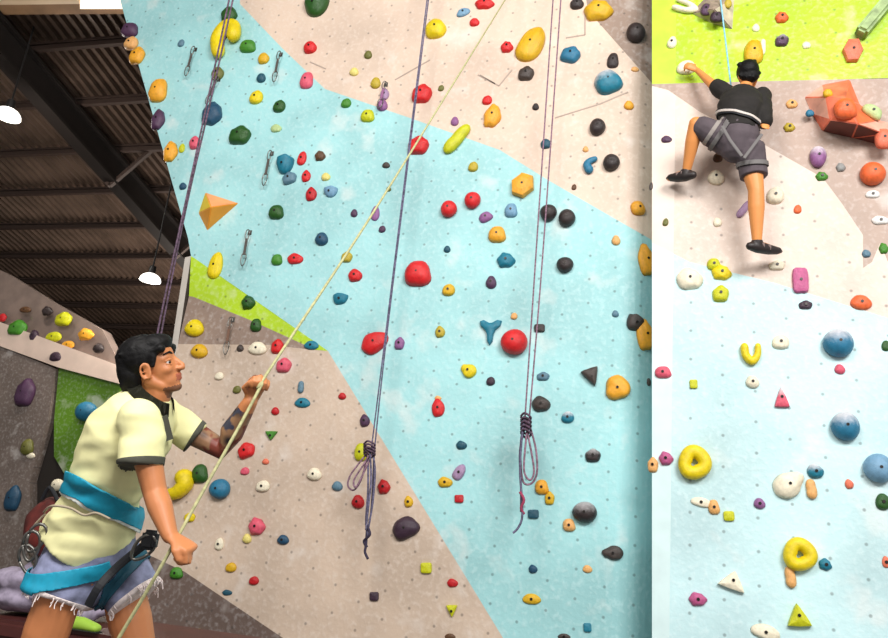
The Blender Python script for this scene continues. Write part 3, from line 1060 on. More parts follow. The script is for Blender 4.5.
# third, double rope
p3 = rp(525, 418)
zt = 7.2-p3.z
r3 = rope_thing('double mauve rope hanging down the aqua wall to a twisted hank', [[p3, up_from(p3, 1.2), up_from(p3, zt)], [p3+Vector((.03, .01, .0)), p3+Vector((.055, 0, 1.5)), up_from(p3, zt)+Vector((.075, 0, 0))]], ROPE3, .006)
coil(r3, [[q2(526, 418), q2(521, 440), q2(521, 468), q2(524, 483), q2(532, 483), q2(537, 472), q2(536, 450), q2(531, 430), q2(527, 418)],
          [q2(525, 420, .33), q2(529, 440, .33), q2(534, 470, .33), q2(530, 480, .33), q2(524, 470, .33), q2(526, 440, .33), q2(528, 422, .33)]], ROPE3, .0075)
coil(r3, [[q2(525, 416, .34), q2(522, 436, .34), q2(520, 470, .34), q2(522, 500, .34), q2(522, 518, .34), q2(518, 528, .34), q2(513, 533, .34)],
          [q2(527, 420, .29), q2(520, 450, .29), q2(521, 486, .29), q2(521, 512, .29)]], ROPE2, .008)
bm = bmesh.new()
for k in range(5): rope_bm(bm, [q2(521, 416+k*4, .33), q2(525, 413+k*4, .36), q2(531, 418+k*4, .33), q2(526, 422+k*4, .27), q2(521, 417+k*4, .33)], .0085, 4)
from_bm('knot', bm, ROPE1, r3, True)
bm = bmesh.new(); rope_bm(bm, [q2(520, 492, .35), q2(524, 500, .36), q2(521, 508, .35), q2(524, 514, .33)], .010, 4); from_bm('knot', bm, plain('red_rope_flecks', (160, 60, 90), .8), r3, True)

def carabiner(c, up, side, L=.10, w=.03, r=.005):
    bm = bmesh.new(); P = []
    for k in range(17):
        a = 2*math.pi*k/16
        P.append(c+up*(math.sin(a)*L/2)+side*(math.cos(a)*w*(1+.25*math.sin(a))))
    tube(bm, [(p, r, r) for p in P], seg=6); return bm
SLING = plain('dark_quickdraw_webbing', (84, 78, 74), .8); SLINGP = plain('mauve_quickdraw_webbing', (150, 100, 140), .8)
def quickdraw(x0, y0, x1, y1, label, mat=SLING):
    pl = PA; n = Vector((0, -1, 0))
    a, b = hit(x0, y0, pl)+n*.04, hit(x1, y1, pl)+n*.05
    up = (a-b).normalized(); side = up.cross(n).normalized(); L = (a-b).length
    bm = bmesh.new(); beam(bm, a-up*L*.22, b+up*L*.30, .022, .008, up=n)
    o = from_bm('quickdraw', bm, mat); tag(o, label, 'quickdraw', 'quickdraws')
    from_bm('carabiner', carabiner(a-up*L*.12, up, side, L*.34, .020), STEEL, o, True)
    from_bm('carabiner', carabiner(b+up*L*.16, up, side, L*.38, .024), STEEL, o, True)
    bm = bmesh.new(); box(bm, a-Vector((.018, -.035, .02)), a+Vector((.018, .042, .025))); from_bm('hanger', bm, STEEL, o)
    return o
quickdraw(195.5, 50, 188.5, 78, 'quickdraw hanging beside the big yellow arch-shaped hold, high on the aqua wall')
quickdraw(272, 154, 266, 187, 'quickdraw hanging just beside the half-round teal hold')
quickdraw(250, 233, 245, 267, 'quickdraw hanging below the orange pyramid volume')
quickdraw(281, 55, 276, 84, 'faded quickdraw near the border of aqua and beige')
quickdraw(233, 320, 228, 355, 'brown quickdraw hanging on the taupe band under the lime band', plain('brown_quickdraw_webbing', (118, 88, 72), .8))
quickdraw(386, 85, 381, 110, 'mauve quickdraw hanging on the upper beige wall', SLINGP)
# chain on the left rope line
q = quickdraw(219, 80, 209, 106, 'steel chain draw between the round olive hold and the navy hold')

# ------------------------------------------------------------------ people helpers
SKIN = plain('tan_skin', (200, 128, 82), .5, noise_scale=6, var=.06)
SKIN2 = plain('light_tan_skin', (226, 148, 82), .5, noise_scale=6, var=.06)  # climber's skin, a lighter and warmer tan
HAIR = plain('black_hair', (11, 10, 12), .6, noise_scale=40, var=.6, bump=.5, spec=.25)
def basis(d, n):
    d = d.normalized(); n = (n-d*n.dot(d)).normalized(); return d, n, d.cross(n)

def fist(bm, wrist, D, N, S, sc=1.0, thumb=1, curl=(75, 95, 60)):
    """hand closing round something: D knuckle direction, N where the palm faces, S thumb side"""
    D, N = D.normalized(), N.normalized(); S = S.normalized()
    k = sc
    tube(bm, [(wrist, .026*k, .019*k), (wrist+D*.03*k, .034*k, .018*k), (wrist+D*.065*k, .040*k, .017*k), (wrist+D*.088*k, .040*k, .014*k)], side=N, seg=14, round_=True)
    for i, (o, l, r) in enumerate(((.030, .96, .0092), (.010, 1.06, .0096), (-.011, 1.0, .0092), (-.030, .82, .0082))):
        p = wrist+D*(.084-.004*abs(i-1))*k+S*o*k; a = math.radians(curl[0]*.6)
        P = [(p-D*.02*k, r*k*1.05, r*k*1.05), (p, r*k*1.15, r*k*1.15)]; ang = 0
        for seg_, cu in zip((.042*l, .027*l, .022*l), curl):
            ang += math.radians(cu); d = D*math.cos(ang)+N*math.sin(ang)
            p = p+d*seg_*k; P.append((p, r*k, r*k))
        tube(bm, P, side=S, seg=10, round_=True)
    t0 = wrist+D*.028*k+S*.026*k*thumb
    tube(bm, [(t0-S*.008*k, .013*k, .013*k), (t0+D*.022*k+S*.022*k*thumb+N*.014*k, .012*k, .012*k), (t0+D*.045*k+S*.018*k*thumb+N*.034*k, .0105*k, .0105*k), (t0+D*.058*k+S*.004*k+N*.046*k, .009*k, .009*k)], seg=10, round_=True)

def head_bm(bm, c, f, u, s, k=1.0):
    """c: centre; f forward, u up, s sideways; k: scale"""
    def p(a, b, t=0): return c+f*a*k+u*b*k+s*t*k
    R = (f, s, u)
    def E(a, b, t, rf, rs, ru): ell(bm, p(a, b, t), (rf*k, rs*k, ru*k), R)
    E(-.012, .032, 0, .098, .076, .084)          # skull
    E(.030, -.010, 0, .058, .062, .080)          # face
    E(.040, -.060, 0, .046, .050, .048)          # mouth and jaw front
    E(.066, -.094, 0, .021, .024, .018)          # chin
    for t in (-1, 1):
        tube(bm, [(p(-.012, -.045, t*.056), .022*k, .018*k), (p(.030, -.082, t*.040), .019*k, .016*k), (p(.062, -.096, t*.014), .017*k, .015*k)], side=s, round_=True)
        E(.050, -.022, t*.036, .030, .024, .022)     # cheek
        tube(bm, [(p(.076, .022, t*.010), .010*k, .010*k), (p(.072, .026, t*.034), .010*k, .009*k), (p(.055, .018, t*.052), .008*k, .008*k)], side=s, round_=True)
        # ear: rim and lobe
        e = [p(-.002+.020*math.cos(a)*.8-.004, -.012+.030*math.sin(a), t*(.076+.006*(1-math.cos(a)))) for a in [math.radians(q) for q in range(-60, 250, 30)]]
        tube(bm, [(q, .0055*k, .0055*k) for q in e], seg=8, round_=True)
        E(-.002, -.014, t*.074, .013, .007, .022)
    tube(bm, [(p(.080, .022), .008*k, .008*k), (p(.093, .002), .009*k, .009*k), (p(.108, -.020), .011*k, .012*k), (p(.106, -.028), .011*k, .015*k)], side=s, round_=True)   # nose
    for t in (-1, 1): E(.096, -.028, t*.012, .011, .008, .008)
    tube(bm, [(p(.072, -.052, -.024), .007*k, .006*k), (p(.091, -.051, 0), .009*k, .007*k), (p(.072, -.052, .024), .007*k, .006*k)], side=u, round_=True)
    tube(bm, [(p(.070, -.064, -.021), .007*k, .006*k), (p(.087, -.066, 0), .0095*k, .0075*k), (p(.070, -.064, .021), .007*k, .006*k)], side=u, round_=True)

def eyes(parent, c, f, u, s, k=1.0):
    for t in (-1, 1):
        bm = bmesh.new(); q = c+f*.0665*k+u*.003*k+s*t*.0345*k
        ell(bm, q, (.0125*k,)*3, (f, s, u), 14, 10)
        for fc in bm.faces: fc.material_index = 0
        o = from_bm('eye', bm, [plain('eye_white', (226, 220, 214), .3)], parent, True)
        bm = bmesh.new(); ell(bm, q+f*.0075*k+s*t*.003*k, (.0065*k, .0072*k, .0072*k), (f, s, u), 10, 8)
        from_bm('iris', bm, plain('dark_brown_iris', (34, 20, 14), .2), o, True)
        for zu, rr in ((.0095, .0058), (-.0085, .0045)):
            bm = bmesh.new(); tube(bm, [(q+u*zu*k+f*.010*k-s*t*.014*k, rr*k, rr*k), (q+u*(zu*1.08)*k+f*.010*k, rr*1.1*k, rr*k), (q+u*zu*.7*k-f*.002*k+s*t*.012*k, rr*k, rr*k)], seg=8, round_=True)
            from_bm('eyelid', bm, SKIN, parent, True)
        bm = bmesh.new(); tube(bm, [(c+f*.084*k+u*.034*k+s*t*.012*k, .0035*k, .003*k), (c+f*.083*k+u*.041*k+s*t*.032*k, .0045*k, .003*k), (c+f*.066*k+u*.036*k+s*t*.052*k, .003*k, .003*k)], seg=8, round_=True)
        from_bm('eyebrow', bm, HAIR, parent, True)

def paint(me, mats, rule):
    for m in mats: me.materials.append(m)
    for p in me.polygons: p.material_index = rule(p.center)

def dist_seg(p, a, b):
    t = max(0, min(1, (p-a).dot(b-a)/(b-a).length_squared)); return (p-a-(b-a)*t).length, t
# ------------------------------------------------------------------ the man holding the rope
DV = Vector((-math.sin(YAW), math.cos(YAW), 0))           # level direction away from the camera
SHIRT = plain('pale_yellow_jersey', (240, 236, 178), .75, noise_scale=9, var=.05)
TRIM = plain('charcoal_ribbed_trim', (74, 74, 64), .8)
DENIM = plain('washed_blue_denim', (130, 134, 164), .85, noise_scale=22, var=.28, bump=.3)
DENIM2 = plain('faded_denim', (150, 140, 160), .85, noise_scale=22, var=.28, bump=.3)
FRAY = plain('frayed_white_threads', (232, 218, 216), .9, noise_scale=60, var=.15)
BELT = plain('turquoise_webbing', (16, 148, 180), .6, noise_scale=40, var=.08)
BELT2 = plain('dark_teal_webbing', (16, 78, 100), .6, noise_scale=40, var=.1)
BLKW = plain('black_webbing', (22, 24, 30), .7)
J = dict(pelvis=W(90, 566, 2.86), waist=W(104, 500, 2.84), chest=W(128, 440, 2.82), top=W(148, 408, 2.82), neck=W(156, 398, 2.82),
         ns=W(139, 420, 2.66), ne=W(155, 492, 2.60), nw=W(170, 536, 2.52), fs=W(163, 416, 2.98), fe=W(222, 449, 3.02), fw=W(250, 402, 2.96),
         nh=W(68, 572, 2.76), nk=W(26, 690, 2.72), na=W(-38, 778, 2.86), fh=W(118, 568, 2.95), fk=W(143, 676, 2.86), fa=W(138, 782, 2.98))
J['nt'] = Vector((J['na'].x+.12, J['na'].y-.03, .035)); J['ft'] = Vector((J['fa'].x+.14, J['fa'].y-.02, .035))
J['na'].z = .10; J['fa'].z = .10
hc = W(153.5, 367, 2.82)
hf = (RGT*math.cos(math.radians(14))+UPV*math.sin(math.radians(14))+FWD*.05).normalized()
hs = hf.cross(UPV).normalized(); hu = hs.cross(hf).normalized()
if hu.dot(UPV) < 0: hu = -hu
bm = bmesh.new()
HK = .98
head_bm(bm, hc, hf, hu, hs, HK)
tube(bm, [(hc+hf*-.022+hu*-.03, .052, .054), (W(158, 393, 2.82), .054, .054), (W(152, 408, 2.82), .054, .060)], side=FWD, round_=True)
tube(bm, [(J['pelvis'], .125, .155), (J['waist'], .115, .135), (J['chest'], .13, .165), (J['top'], .055, .11)], side=FWD, round_=True, seg=20)
# near arm
tube(bm, [(J['ns'], .056, .056), (J['ns'].lerp(J['ne'], .45), .050, .050), (J['ne'], .041, .042), (J['ne'].lerp(J['nw'], .35), .042, .043), (J['nw'], .026, .030)], side=FWD, round_=True)
# far arm
tube(bm, [(J['fs'], .056, .056), (J['fs'].lerp(J['fe'], .5), .050, .050), (J['fe'], .044, .046), (J['fe'].lerp(J['fw'], .35), .048, .048), (J['fw'], .030, .032)], side=FWD, round_=True)
# legs
for a, b, c, t in (('nh', 'nk', 'na', 'nt'), ('fh', 'fk', 'fa', 'ft')):
    tube(bm, [(J[a].lerp(J[b], .12), .078, .078), (J[a].lerp(J[b], .5), .080, .082), (J[b], .060, .062)], side=FWD, round_=True, seg=18)
    tube(bm, [(J[b], .060, .062), (J[b].lerp(J[c], .3), .062, .062), (J[c], .038, .038)], side=FWD, round_=True, seg=18)
    tube(bm, [(J[c]+Vector((-.03, 0, -.05)), .036, .036), (J[t], .030, .04)], round_=True)
# hands
rd = (W(262, 385, 2.9)-W(118, 638, 2.62)).normalized()     # line of the rope
fist(bm, J['nw'], (RGT*.75-UPV*.35-FWD*.25), (-UPV*.65+RGT*-.3+FWD*.1), (FWD*-.1+RGT*.5+UPV*.5).cross(Vector((0, 0, 1)))*0+(-FWD), 1.0, 1, (60, 85, 55))
fist(bm, J['fw'], (RGT*.35+UPV*.93+FWD*.05), (FWD*-.75+RGT*.5), (RGT*-.8-FWD*.45+UPV*.25), 1.0, 1, (55, 85, 60))
me = remesh(bm, .0052, 3)
TAT = None
m_, nt, N, L, P = newmat('tattooed_skin')
tc = N.new('ShaderNodeTexCoord'); v = N.new('ShaderNodeTexVoronoi'); v.inputs['Scale'].default_value = 17; n1 = N.new('ShaderNodeTexNoise'); n1.inputs['Scale'].default_value = 12
for q in (v, n1): L.new(tc.outputs['Object'], q.inputs['Vector'])
b_ = mixc(N, L, ramp(N, L, v.outputs['Distance'], .15, .5), lin((40, 34, 40)), lin((150, 112, 84)))
b_ = mixc(N, L, ramp(N, L, n1.outputs['Fac'], .56, .60), b_, lin((122, 56, 44)))
b_ = mixc(N, L, ramp(N, L, n1.outputs['Fac'], .40, .36), b_, lin((56, 58, 80)))
L.new(b_, P.inputs['Base Color']); P.inputs['Roughness'].default_value = .5
LIP = plain('lips', (168, 92, 68), .5); STB = plain('stubble_skin', (120, 78, 54), .6)
def rule(c):
    d, t = dist_seg(c, J['fe'], J['fw'])
    if d < .075 and t < .86: return 1
    d, t = dist_seg(c, J['fs'], J['fe'])
    if d < .07 and t > .3: return 1
    q = c-hc; a, b, s_ = q.dot(hf)/HK, q.dot(hu)/HK, q.dot(hs)/HK
    if a > .078 and abs(s_) < .022 and -.073 < b < -.045: return 2
    if a > .03 and b < -.088 and b > -.13: return 3
    return 0
paint(me, [SKIN, m_, LIP, STB], rule)
man = link('person', me); tag(man, 'man in pale yellow shirt and denim shorts looking up, holding the rope in both hands', 'person')
eyes(man, hc, hf, hu, hs, HK)
# hair
bm = bmesh.new()
def hp(a, b, t=0): return hc+hf*a*HK+hu*b*HK+hs*t*HK
R_ = (hf, hs, hu)
ell(bm, hp(-.030, .046), (.098, .088, .086), R_)
ell(bm, hp(-.076, -.004), (.058, .078, .094), R_)
ell(bm, hp(-.080, -.058), (.040, .064, .040), R_)
ell(bm, hp(.020, .082), (.070, .066, .042), R_)
ell(bm, hp(.050, .088), (.040, .050, .028), R_)
for t in (-1, 1): tube(bm, [(hp(.030, .045, t*.070), .016, .010), (hp(.022, .004, t*.073), .010, .008)], side=hs, round_=True)
for k in range(46):
    rnd = random.Random(k); a = rnd.uniform(-.09, .07); t = rnd.uniform(-.07, .07); 
    b0 = hp(a, .085-.2*abs(t)-abs(a)*.2, t); b1 = hp(a-.02+rnd.uniform(-.02, .02), .125-.45*abs(t)-abs(a)*.55+rnd.uniform(-.006, .016), t*1.15)
    tube(bm, [(b0, .018, .018), (b1, .005, .005)], round_=True, seg=8)
for k in range(26):
    rnd = random.Random(90+k); t = rnd.uniform(-.06, .06); b = rnd.uniform(-.09, .07)
    tube(bm, [(hp(-.085, b, t), .02, .02), (hp(-.126+abs(t)*.2+abs(b)*.12, b-.028, t*1.1), .006, .006)], round_=True, seg=8)
link('hair', remesh(bm, .0055, 1, .4), HAIR, man, True)
# shirt
bm = bmesh.new()
tube(bm, [(W(84, 540, 2.86), .170, .180), (W(96, 522, 2.85), .158, .172), (W(104, 497, 2.84), .132, .155), (W(116, 465, 2.83), .148, .170), (W(131, 432, 2.82), .158, .185), (W(144, 410, 2.82), .118, .165), (W(150, 400, 2.82), .092, .112), (W(153, 394, 2.82), .068, .078)], side=FWD, seg=26)
tube(bm, [(J['ns']+UPV*.02, .072, .070), (J['ns'].lerp(J['ne'], .25), .078, .072), (W(139, 466, 2.61), .077, .074)], side=FWD, seg=20)
tube(bm, [(J['fs'], .075, .072), (J['fs'].lerp(J['fe'], .25), .072, .070), (W(196, 438, 3.0), .066, .066)], side=FWD, seg=20)
ell(bm, J['ns'], (.076, .072, .074)); ell(bm, W(142, 402, 2.80), (.055, .08, .05)); ell(bm, J['fs'], (.078, .074, .078)); ell(bm, W(150, 420, 2.9), (.10, .12, .08))
# creases
ms = remesh(bm, .0065, 5)
for v_ in ms.vertices:
    q = v_.co; k_ = max(0, 1-abs((q-J['waist']).dot(UPV))/.25)
    v_.co = q+noise.noise_vector(Vector((q.x*9, q.y*9, q.z*22)))*(.006+.010*k_)
shirt = link('shirt', ms, SHIRT, man, True)
ax = (W(139, 466, 2.61)-J['ns']).normalized(); pe = W(139, 466, 2.61)
inarm = lambda a, b, r: (lambda c: dist_seg(c, a, b)[0] < r)
bm = band(ms, [(pe+ax*.003, ax), (pe-ax*.022, -ax)], .001, .003, lambda c: (c-pe).length < .11 and (c-J['chest']).dot(FWD) < .02+.0)
from_bm('sleeve_trim', bm, TRIM, shirt)
pf = W(196, 438, 3.0); axf = (J['fe']-J['fs']).normalized()
bm = band(ms, [(pf+axf*.003, axf), (pf-axf*.016, -axf)], .001, .003, lambda c: (c-pf).length < .10)
from_bm('sleeve_trim', bm, TRIM, shirt)
# collar: folded ring round the neck, open in front
bm = bmesh.new(); cc = W(153, 397, 2.82); cu = (UPV*.80+RGT*.55).normalized(); cf = (RGT*.80-UPV*.62).normalized(); cs = FWD
ring = []
for k in range(25):
    a = math.radians(18+k*(324/24)); d = cf*math.cos(a)*.078+cs*math.sin(a)*.078
    ring.append((cc+d*.96+cu*.026, cc+d*1.34-cu*.014))
vs_ = [(bm.verts.new(a), bm.verts.new(b)) for a, b in ring]
for a, b in zip(vs_, vs_[1:]): bm.faces.new((a[0], a[1], b[1], b[0]))
bmesh.ops.solidify(bm, geom=bm.faces[:], thickness=.007)
from_bm('collar', bm, TRIM, shirt, True)
bm = bmesh.new(); beam(bm, W(163, 416, 2.765), W(169, 440, 2.78), .03, .012, up=-FWD+RGT); from_bm('placket', bm, TRIM, shirt)
# shorts
bm = bmesh.new()
nhm, fhm = W(54, 599, 2.74), W(136, 598, 2.88)
tube(bm, [(W(98, 532, 2.86), .135, .15), (W(92, 556, 2.86), .150, .165), (W(88, 574, 2.86), .13, .15)], side=FWD, round_=True, seg=24)
tube(bm, [(W(78, 560, 2.80), .128, .110), (W(64, 580, 2.77), .122, .105), (nhm, .112, .102)], side=FWD, seg=24)
tube(bm, [(W(112, 560, 2.92), .112, .105), (W(124, 580, 2.90), .110, .102), (fhm, .104, .098)], side=FWD, seg=24)
mh = remesh(bm, .0065, 4)
for v_ in mh.vertices: v_.co += noise.noise_vector(Vector((v_.co.x*14, v_.co.y*14, v_.co.z*24)))*.007
shorts = link('shorts', mh, DENIM, man, True)
for hm, o, nm in ((nhm, W(64, 580, 2.77), 0), (fhm, W(124, 580, 2.90), 1)):
    a = (hm-o).normalized()
    bm = band(mh, [(hm+a*.004, a), (hm-a*.014, -a)], .001, .004, lambda c: (c-hm).length < .15)
    s_ = from_bm('frayed_hem', bm, FRAY, shorts)
    bm = bmesh.new(); rnd = random.Random(5+nm); e1 = a.cross(FWD).normalized(); e2 = a.cross(e1).normalized()
    for k in range(44):
        t = rnd.uniform(0, 6.28); r_ = .108; p = hm+e1*math.cos(t)*r_+e2*math.sin(t)*r_*.96
        l = rnd.uniform(.008, .024) * (1.7 if k % 13 == 0 else 1)
        rope_bm(bm, [p-a*.01, p+a*l*.5+e1*rnd.uniform(-.006, .006), p+a*l*.6-Vector((0, 0, l*.5))+e2*rnd.uniform(-.006, .006)], .0016, 2, 5)
    from_bm('loose_threads', bm, FRAY, s_)['kind'] = 'stuff'
# pocket seam
# harness
Ub = (UPV*.86+RGT*.50).normalized()
wc = W(102, 500, 2.84); nb = (UPV*.86+RGT*.46+FWD*.42).normalized()
bm = band(ms, [(wc+nb*.034, nb), (wc-nb*.034, -nb)], .008, .008, lambda c: (c-wc).length < .26 and dist_seg(c, J['ns'], J['ne'])[0] > .06)
har = from_bm('harness', bm, BELT, man)
bm = band(ms, [(wc-nb*.033, nb), (wc-nb*.043, -nb)], .007, .007, lambda c: (c-wc).length < .26 and dist_seg(c, J['ns'], J['ne'])[0] > .06)
from_bm('belt_edging', bm, plain('white_belt_edging', (222, 226, 222), .7), har)
lc_ = W(70, 571, 2.78); la = (UPV*.97-RGT*.12).normalized()
bm = band(mh, [(lc_+la*.028, la), (lc_-la*.028, -la)], .006, .007, lambda c: dist_seg(c, W(78, 560, 2.80), nhm)[0] < .145)
from_bm('leg_loop', bm, BELT, har)
lf = W(124, 580, 2.90); lfa = (UPV*.62-RGT*.78).normalized()
bm = band(mh, [(lf+lfa*.034, lfa), (lf-lfa*.016, -lfa)], .006, .007, lambda c: dist_seg(c, W(112, 560, 2.92), fhm)[0] < .135)
from_bm('leg_loop', bm, BELT2, har)
bm = bmesh.new()
sp_ = smooth_path([W(88, 606, 2.66), W(98, 588, 2.66), W(112, 572, 2.70), W(130, 556, 2.72), W(150, 541, 2.74)], 5)
tube(bm, [(p, .015, .005) for p in sp_], side=FWD, seg=8); from_bm('rise_strap', bm, BLKW, har)
# gear loops, belay device and carabiners
for pts, r in (([(44, 512), (52, 506), (70, 508), (84, 515), (96, 513), (110, 519)], .0045), ([(45, 514), (34, 526), (26, 540), (30, 556), (36, 570)], .004)):
    bm = bmesh.new(); rope_bm(bm, [W(x, y, 2.66 if x > 45 else 2.74) for x, y in pts], r); from_bm('gear_loop', bm, plain('taupe_gear_loop_cord', (164, 150, 128), .6), har, True)
for x, y, an in ((31, 546, 80), (28, 560, 100), (36, 538, 60)):
    a = math.radians(an); u_ = RGT*math.cos(a)+UPV*math.sin(a)
    from_bm('carabiner', carabiner(W(x, y, 2.72), u_, u_.cross(FWD), .11, .03, .006), STEEL, har, True)
dev = W(150, 540, 2.70)
bm = bmesh.new(); box(bm, dev-Vector((.03, .02, .035)), dev+Vector((.03, .02, .035))); bmesh.ops.bevel(bm, geom=bm.edges[:], offset=.012, segments=3, affect='EDGES')
from_bm('belay_device', bm, BLKW, har)
from_bm('carabiner', carabiner(W(143, 548, 2.69), (UPV+RGT).normalized(), (RGT-UPV).normalized(), .11, .03, .006), STEEL, har, True)
# shoes
SHOE = plain('dark_grey_shoe', (52, 52, 56), .6)
for a, t in (('na', 'nt'), ('fa', 'ft')):
    bm = bmesh.new(); d = (J[t]-J[a]); d.z = 0; d.normalize(); s = Vector((0, 0, 1)).cross(d); b0 = Vector((J[a].x, J[a].y, 0))
    tube(bm, [(b0-d*.06+Vector((0, 0, .045)), .042, .036), (b0+Vector((0, 0, .055)), .052, .040), (b0+d*.09+Vector((0, 0, .040)), .036, .046), (b0+d*.17+Vector((0, 0, .032)), .028, .040)], side=s, round_=True, seg=18)
    tube(bm, [(b0+Vector((0, 0, .05)), .046, .046), (b0+Vector((0, 0, .12)), .046, .046)], seg=16)
    link('shoe', remesh(bm, .006, 3), SHOE, man, True)

# the belay rope through both hands
h1, h2 = W(262, 384, 2.90), W(167, 556, 2.50)
t1 = rp(505, 0, .5); dirn = (t1-h1).normalized()
br = rope_thing('pale green rope running from the man up across the whole wall', [[W(104, 664, 2.46), W(120, 636, 2.47), W(144, 596, 2.48), h2, W(207, 484, 2.66), W(240, 425, 2.80), h1, W(268, 372, 2.96), h1.lerp(t1, .25)-Vector((0, 0, .03)), h1.lerp(t1, .6)-Vector((0, 0, .02)), t1, t1+dirn*1.5]], ROPE4, .0062)
bm = bmesh.new(); e = W(104, 664, 2.46)
rope_bm(bm, [e, Vector((e.x-.05, e.y, .45)), Vector((e.x-.02, e.y+.05, .02)), Vector((e.x+.25, e.y+.1, .012)), Vector((e.x+.3, e.y-.15, .012)), Vector((e.x, e.y-.2, .02))], .0085)
from_bm('rope_tail', bm, ROPE4, br, True)

# ------------------------------------------------------------------ the climber
CS = plain('black_t_shirt', (30, 26, 24), .85, noise_scale=14, var=.25)
SH = plain('dark_grey_shorts', (84, 74, 80), .85, noise_scale=14, var=.15)
SHS = plain('grey_side_stripe', (150, 142, 138), .85)
def K(x, y, o): return W(x, y, dwall(max(x, 675), y, o))
G = dict(pelvis=K(737, 142, .32), waist=K(738, 128, .33), chest=K(741, 108, .30), top=K(742, 95, .28), head=K(748, 76, .26),
         ls=K(724, 93, .26), le=K(712, 84, .20), lw=K(697, 70, .10), rs=K(762, 96, .26), re=K(765, 128, .34), rw=K(752, 122, .12),
         lh=K(727, 142, .30), lk=K(696, 124, .36), la=K(686, 173, .17), lt=K(670, 178, .08), rh=K(748, 148, .30), rk=K(756, 190, .30), ra=K(757, 244, .22), rt=K(778, 251, .13))
gu = (UPV*.98-RGT*.1).normalized(); gf = (YN*.96-RGT*.10+UPV*.12).normalized(); gs = gf.cross(gu).normalized(); gu = gs.cross(gf).normalized()
if gu.z < 0: gu = -gu
bm = bmesh.new(); head_bm(bm, G['head'], gf, gu, gs, .86)
tube(bm, [(G['head']-gu*.03, .042, .042), (G['top']+UPV*.01, .046, .05)], side=YN, round_=True)
tube(bm, [(G['pelvis'], .13, .10), (G['waist'], .11, .085), (G['chest'], .14, .10), (G['top'], .11, .075)], side=YN, round_=True, seg=18)
def limb(pts): tube(bm, [(p, r, r) for p, r in pts], side=YN, round_=True, seg=14)
limb([(G['ls'], .042), (G['le'], .036), (G['lw'], .022)])
limb([(G['rs'], .042), (G['re'], .034), (G['rw'], .022)])
limb([(G['lh'], .078), (G['lk'], .052)]); limb([(G['lk'], .052), (G['lk'].lerp(G['la'], .35), .052), (G['la'], .030)])
limb([(G['rh'], .080), (G['rh'].lerp(G['rk'], .6), .070), (G['rk'], .054)]); limb([(G['rk'], .054), (G['rk'].lerp(G['ra'], .32), .056), (G['ra'], .031)])
limb([(G['la'], .030), (G['lt'], .026)]); limb([(G['ra'], .030), (G['rt'], .024)])
fist(bm, G['lw'], (UPV*.45-RGT*.9), YN, (RGT*.5+UPV*.8), .82, 1, (25, 45, 40))
fist(bm, G['rw'], (UPV*.8-RGT*.2), YN, -RGT, .8, 1, (25, 45, 40))
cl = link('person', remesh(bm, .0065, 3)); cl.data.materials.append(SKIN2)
for p_ in cl.data.polygons: p_.material_index = 0
tag(cl, 'climber in black t-shirt and grey shorts spread on the wall, seen from behind', 'person')
bm = bmesh.new(); hh = G['head']
ell(bm, hh-gf*.012+gu*.030, (.098, .080, .086), (gf, gs, gu)); ell(bm, hh-gf*.045-gu*.015, (.050, .070, .062), (gf, gs, gu))
for k in range(40):
    rnd = random.Random(k+200); t, b = rnd.uniform(-.065, .065), rnd.uniform(-.05, .11)
    tube(bm, [(hh-gf*.05+gs*t+gu*b*.8, .018, .018), (hh-gf*(.095-abs(t)*.5-max(0, b-.03)*.6)+gs*t*1.25+gu*(b-.01), .005, .005)], round_=True, seg=8)
link('hair', remesh(bm, .0065, 1, .4), HAIR, cl, True)
bm = bmesh.new()
tube(bm, [(K(738, 133, .33), .145, .118), (K(739, 120, .32), .140, .118), (G['chest'], .168, .122), (K(742, 98, .28), .150, .105), (K(744, 90, .27), .085, .07)], side=YN, seg=24)
limb([(G['ls']-RGT*-.02, .064), (K(717, 87, .23), .060)]); limb([(G['rs'], .066), (G['rs'].lerp(G['re'], .45), .062), (G['rs'].lerp(G['re'], .78), .058)])
mt = remesh(bm, .0075, 4)
for v_ in mt.vertices: v_.co += noise.noise_vector(Vector((v_.co.x*12, v_.co.y*12, v_.co.z*18)))*.008
link('t_shirt', mt, CS, cl, True)
bm = bmesh.new()
tube(bm, [(K(738, 126, .33), .140, .112), (K(738, 138, .32), .150, .122), (K(737, 148, .31), .12, .11)], side=YN, round_=True, seg=22)
limb([(G['lh'], .105), (G['lh'].lerp(G['lk'], .45), .098), (G['lh'].lerp(G['lk'], .78), .084)])
tube(bm, [(G['rh'], .115, .11), (K(752, 163, .30), .098, .095), (K(754, 177, .30), .094, .090)], side=YN, seg=20)
mz = remesh(bm, .0075, 4)
shz = link('shorts', mz, SH, cl, True)
a = (G['lk']-G['lh']).normalized(); c_ = G['lh'].lerp(G['lk'], .50)
bm = band(mz, [(c_+a*.014, a), (c_-a*.014, -a)], .001, .003, lambda c: dist_seg(c, G['lh'], G['lk'])[0] < .13 and (c-c_).length < .14)
from_bm('side_stripe', bm, SHS, shz)
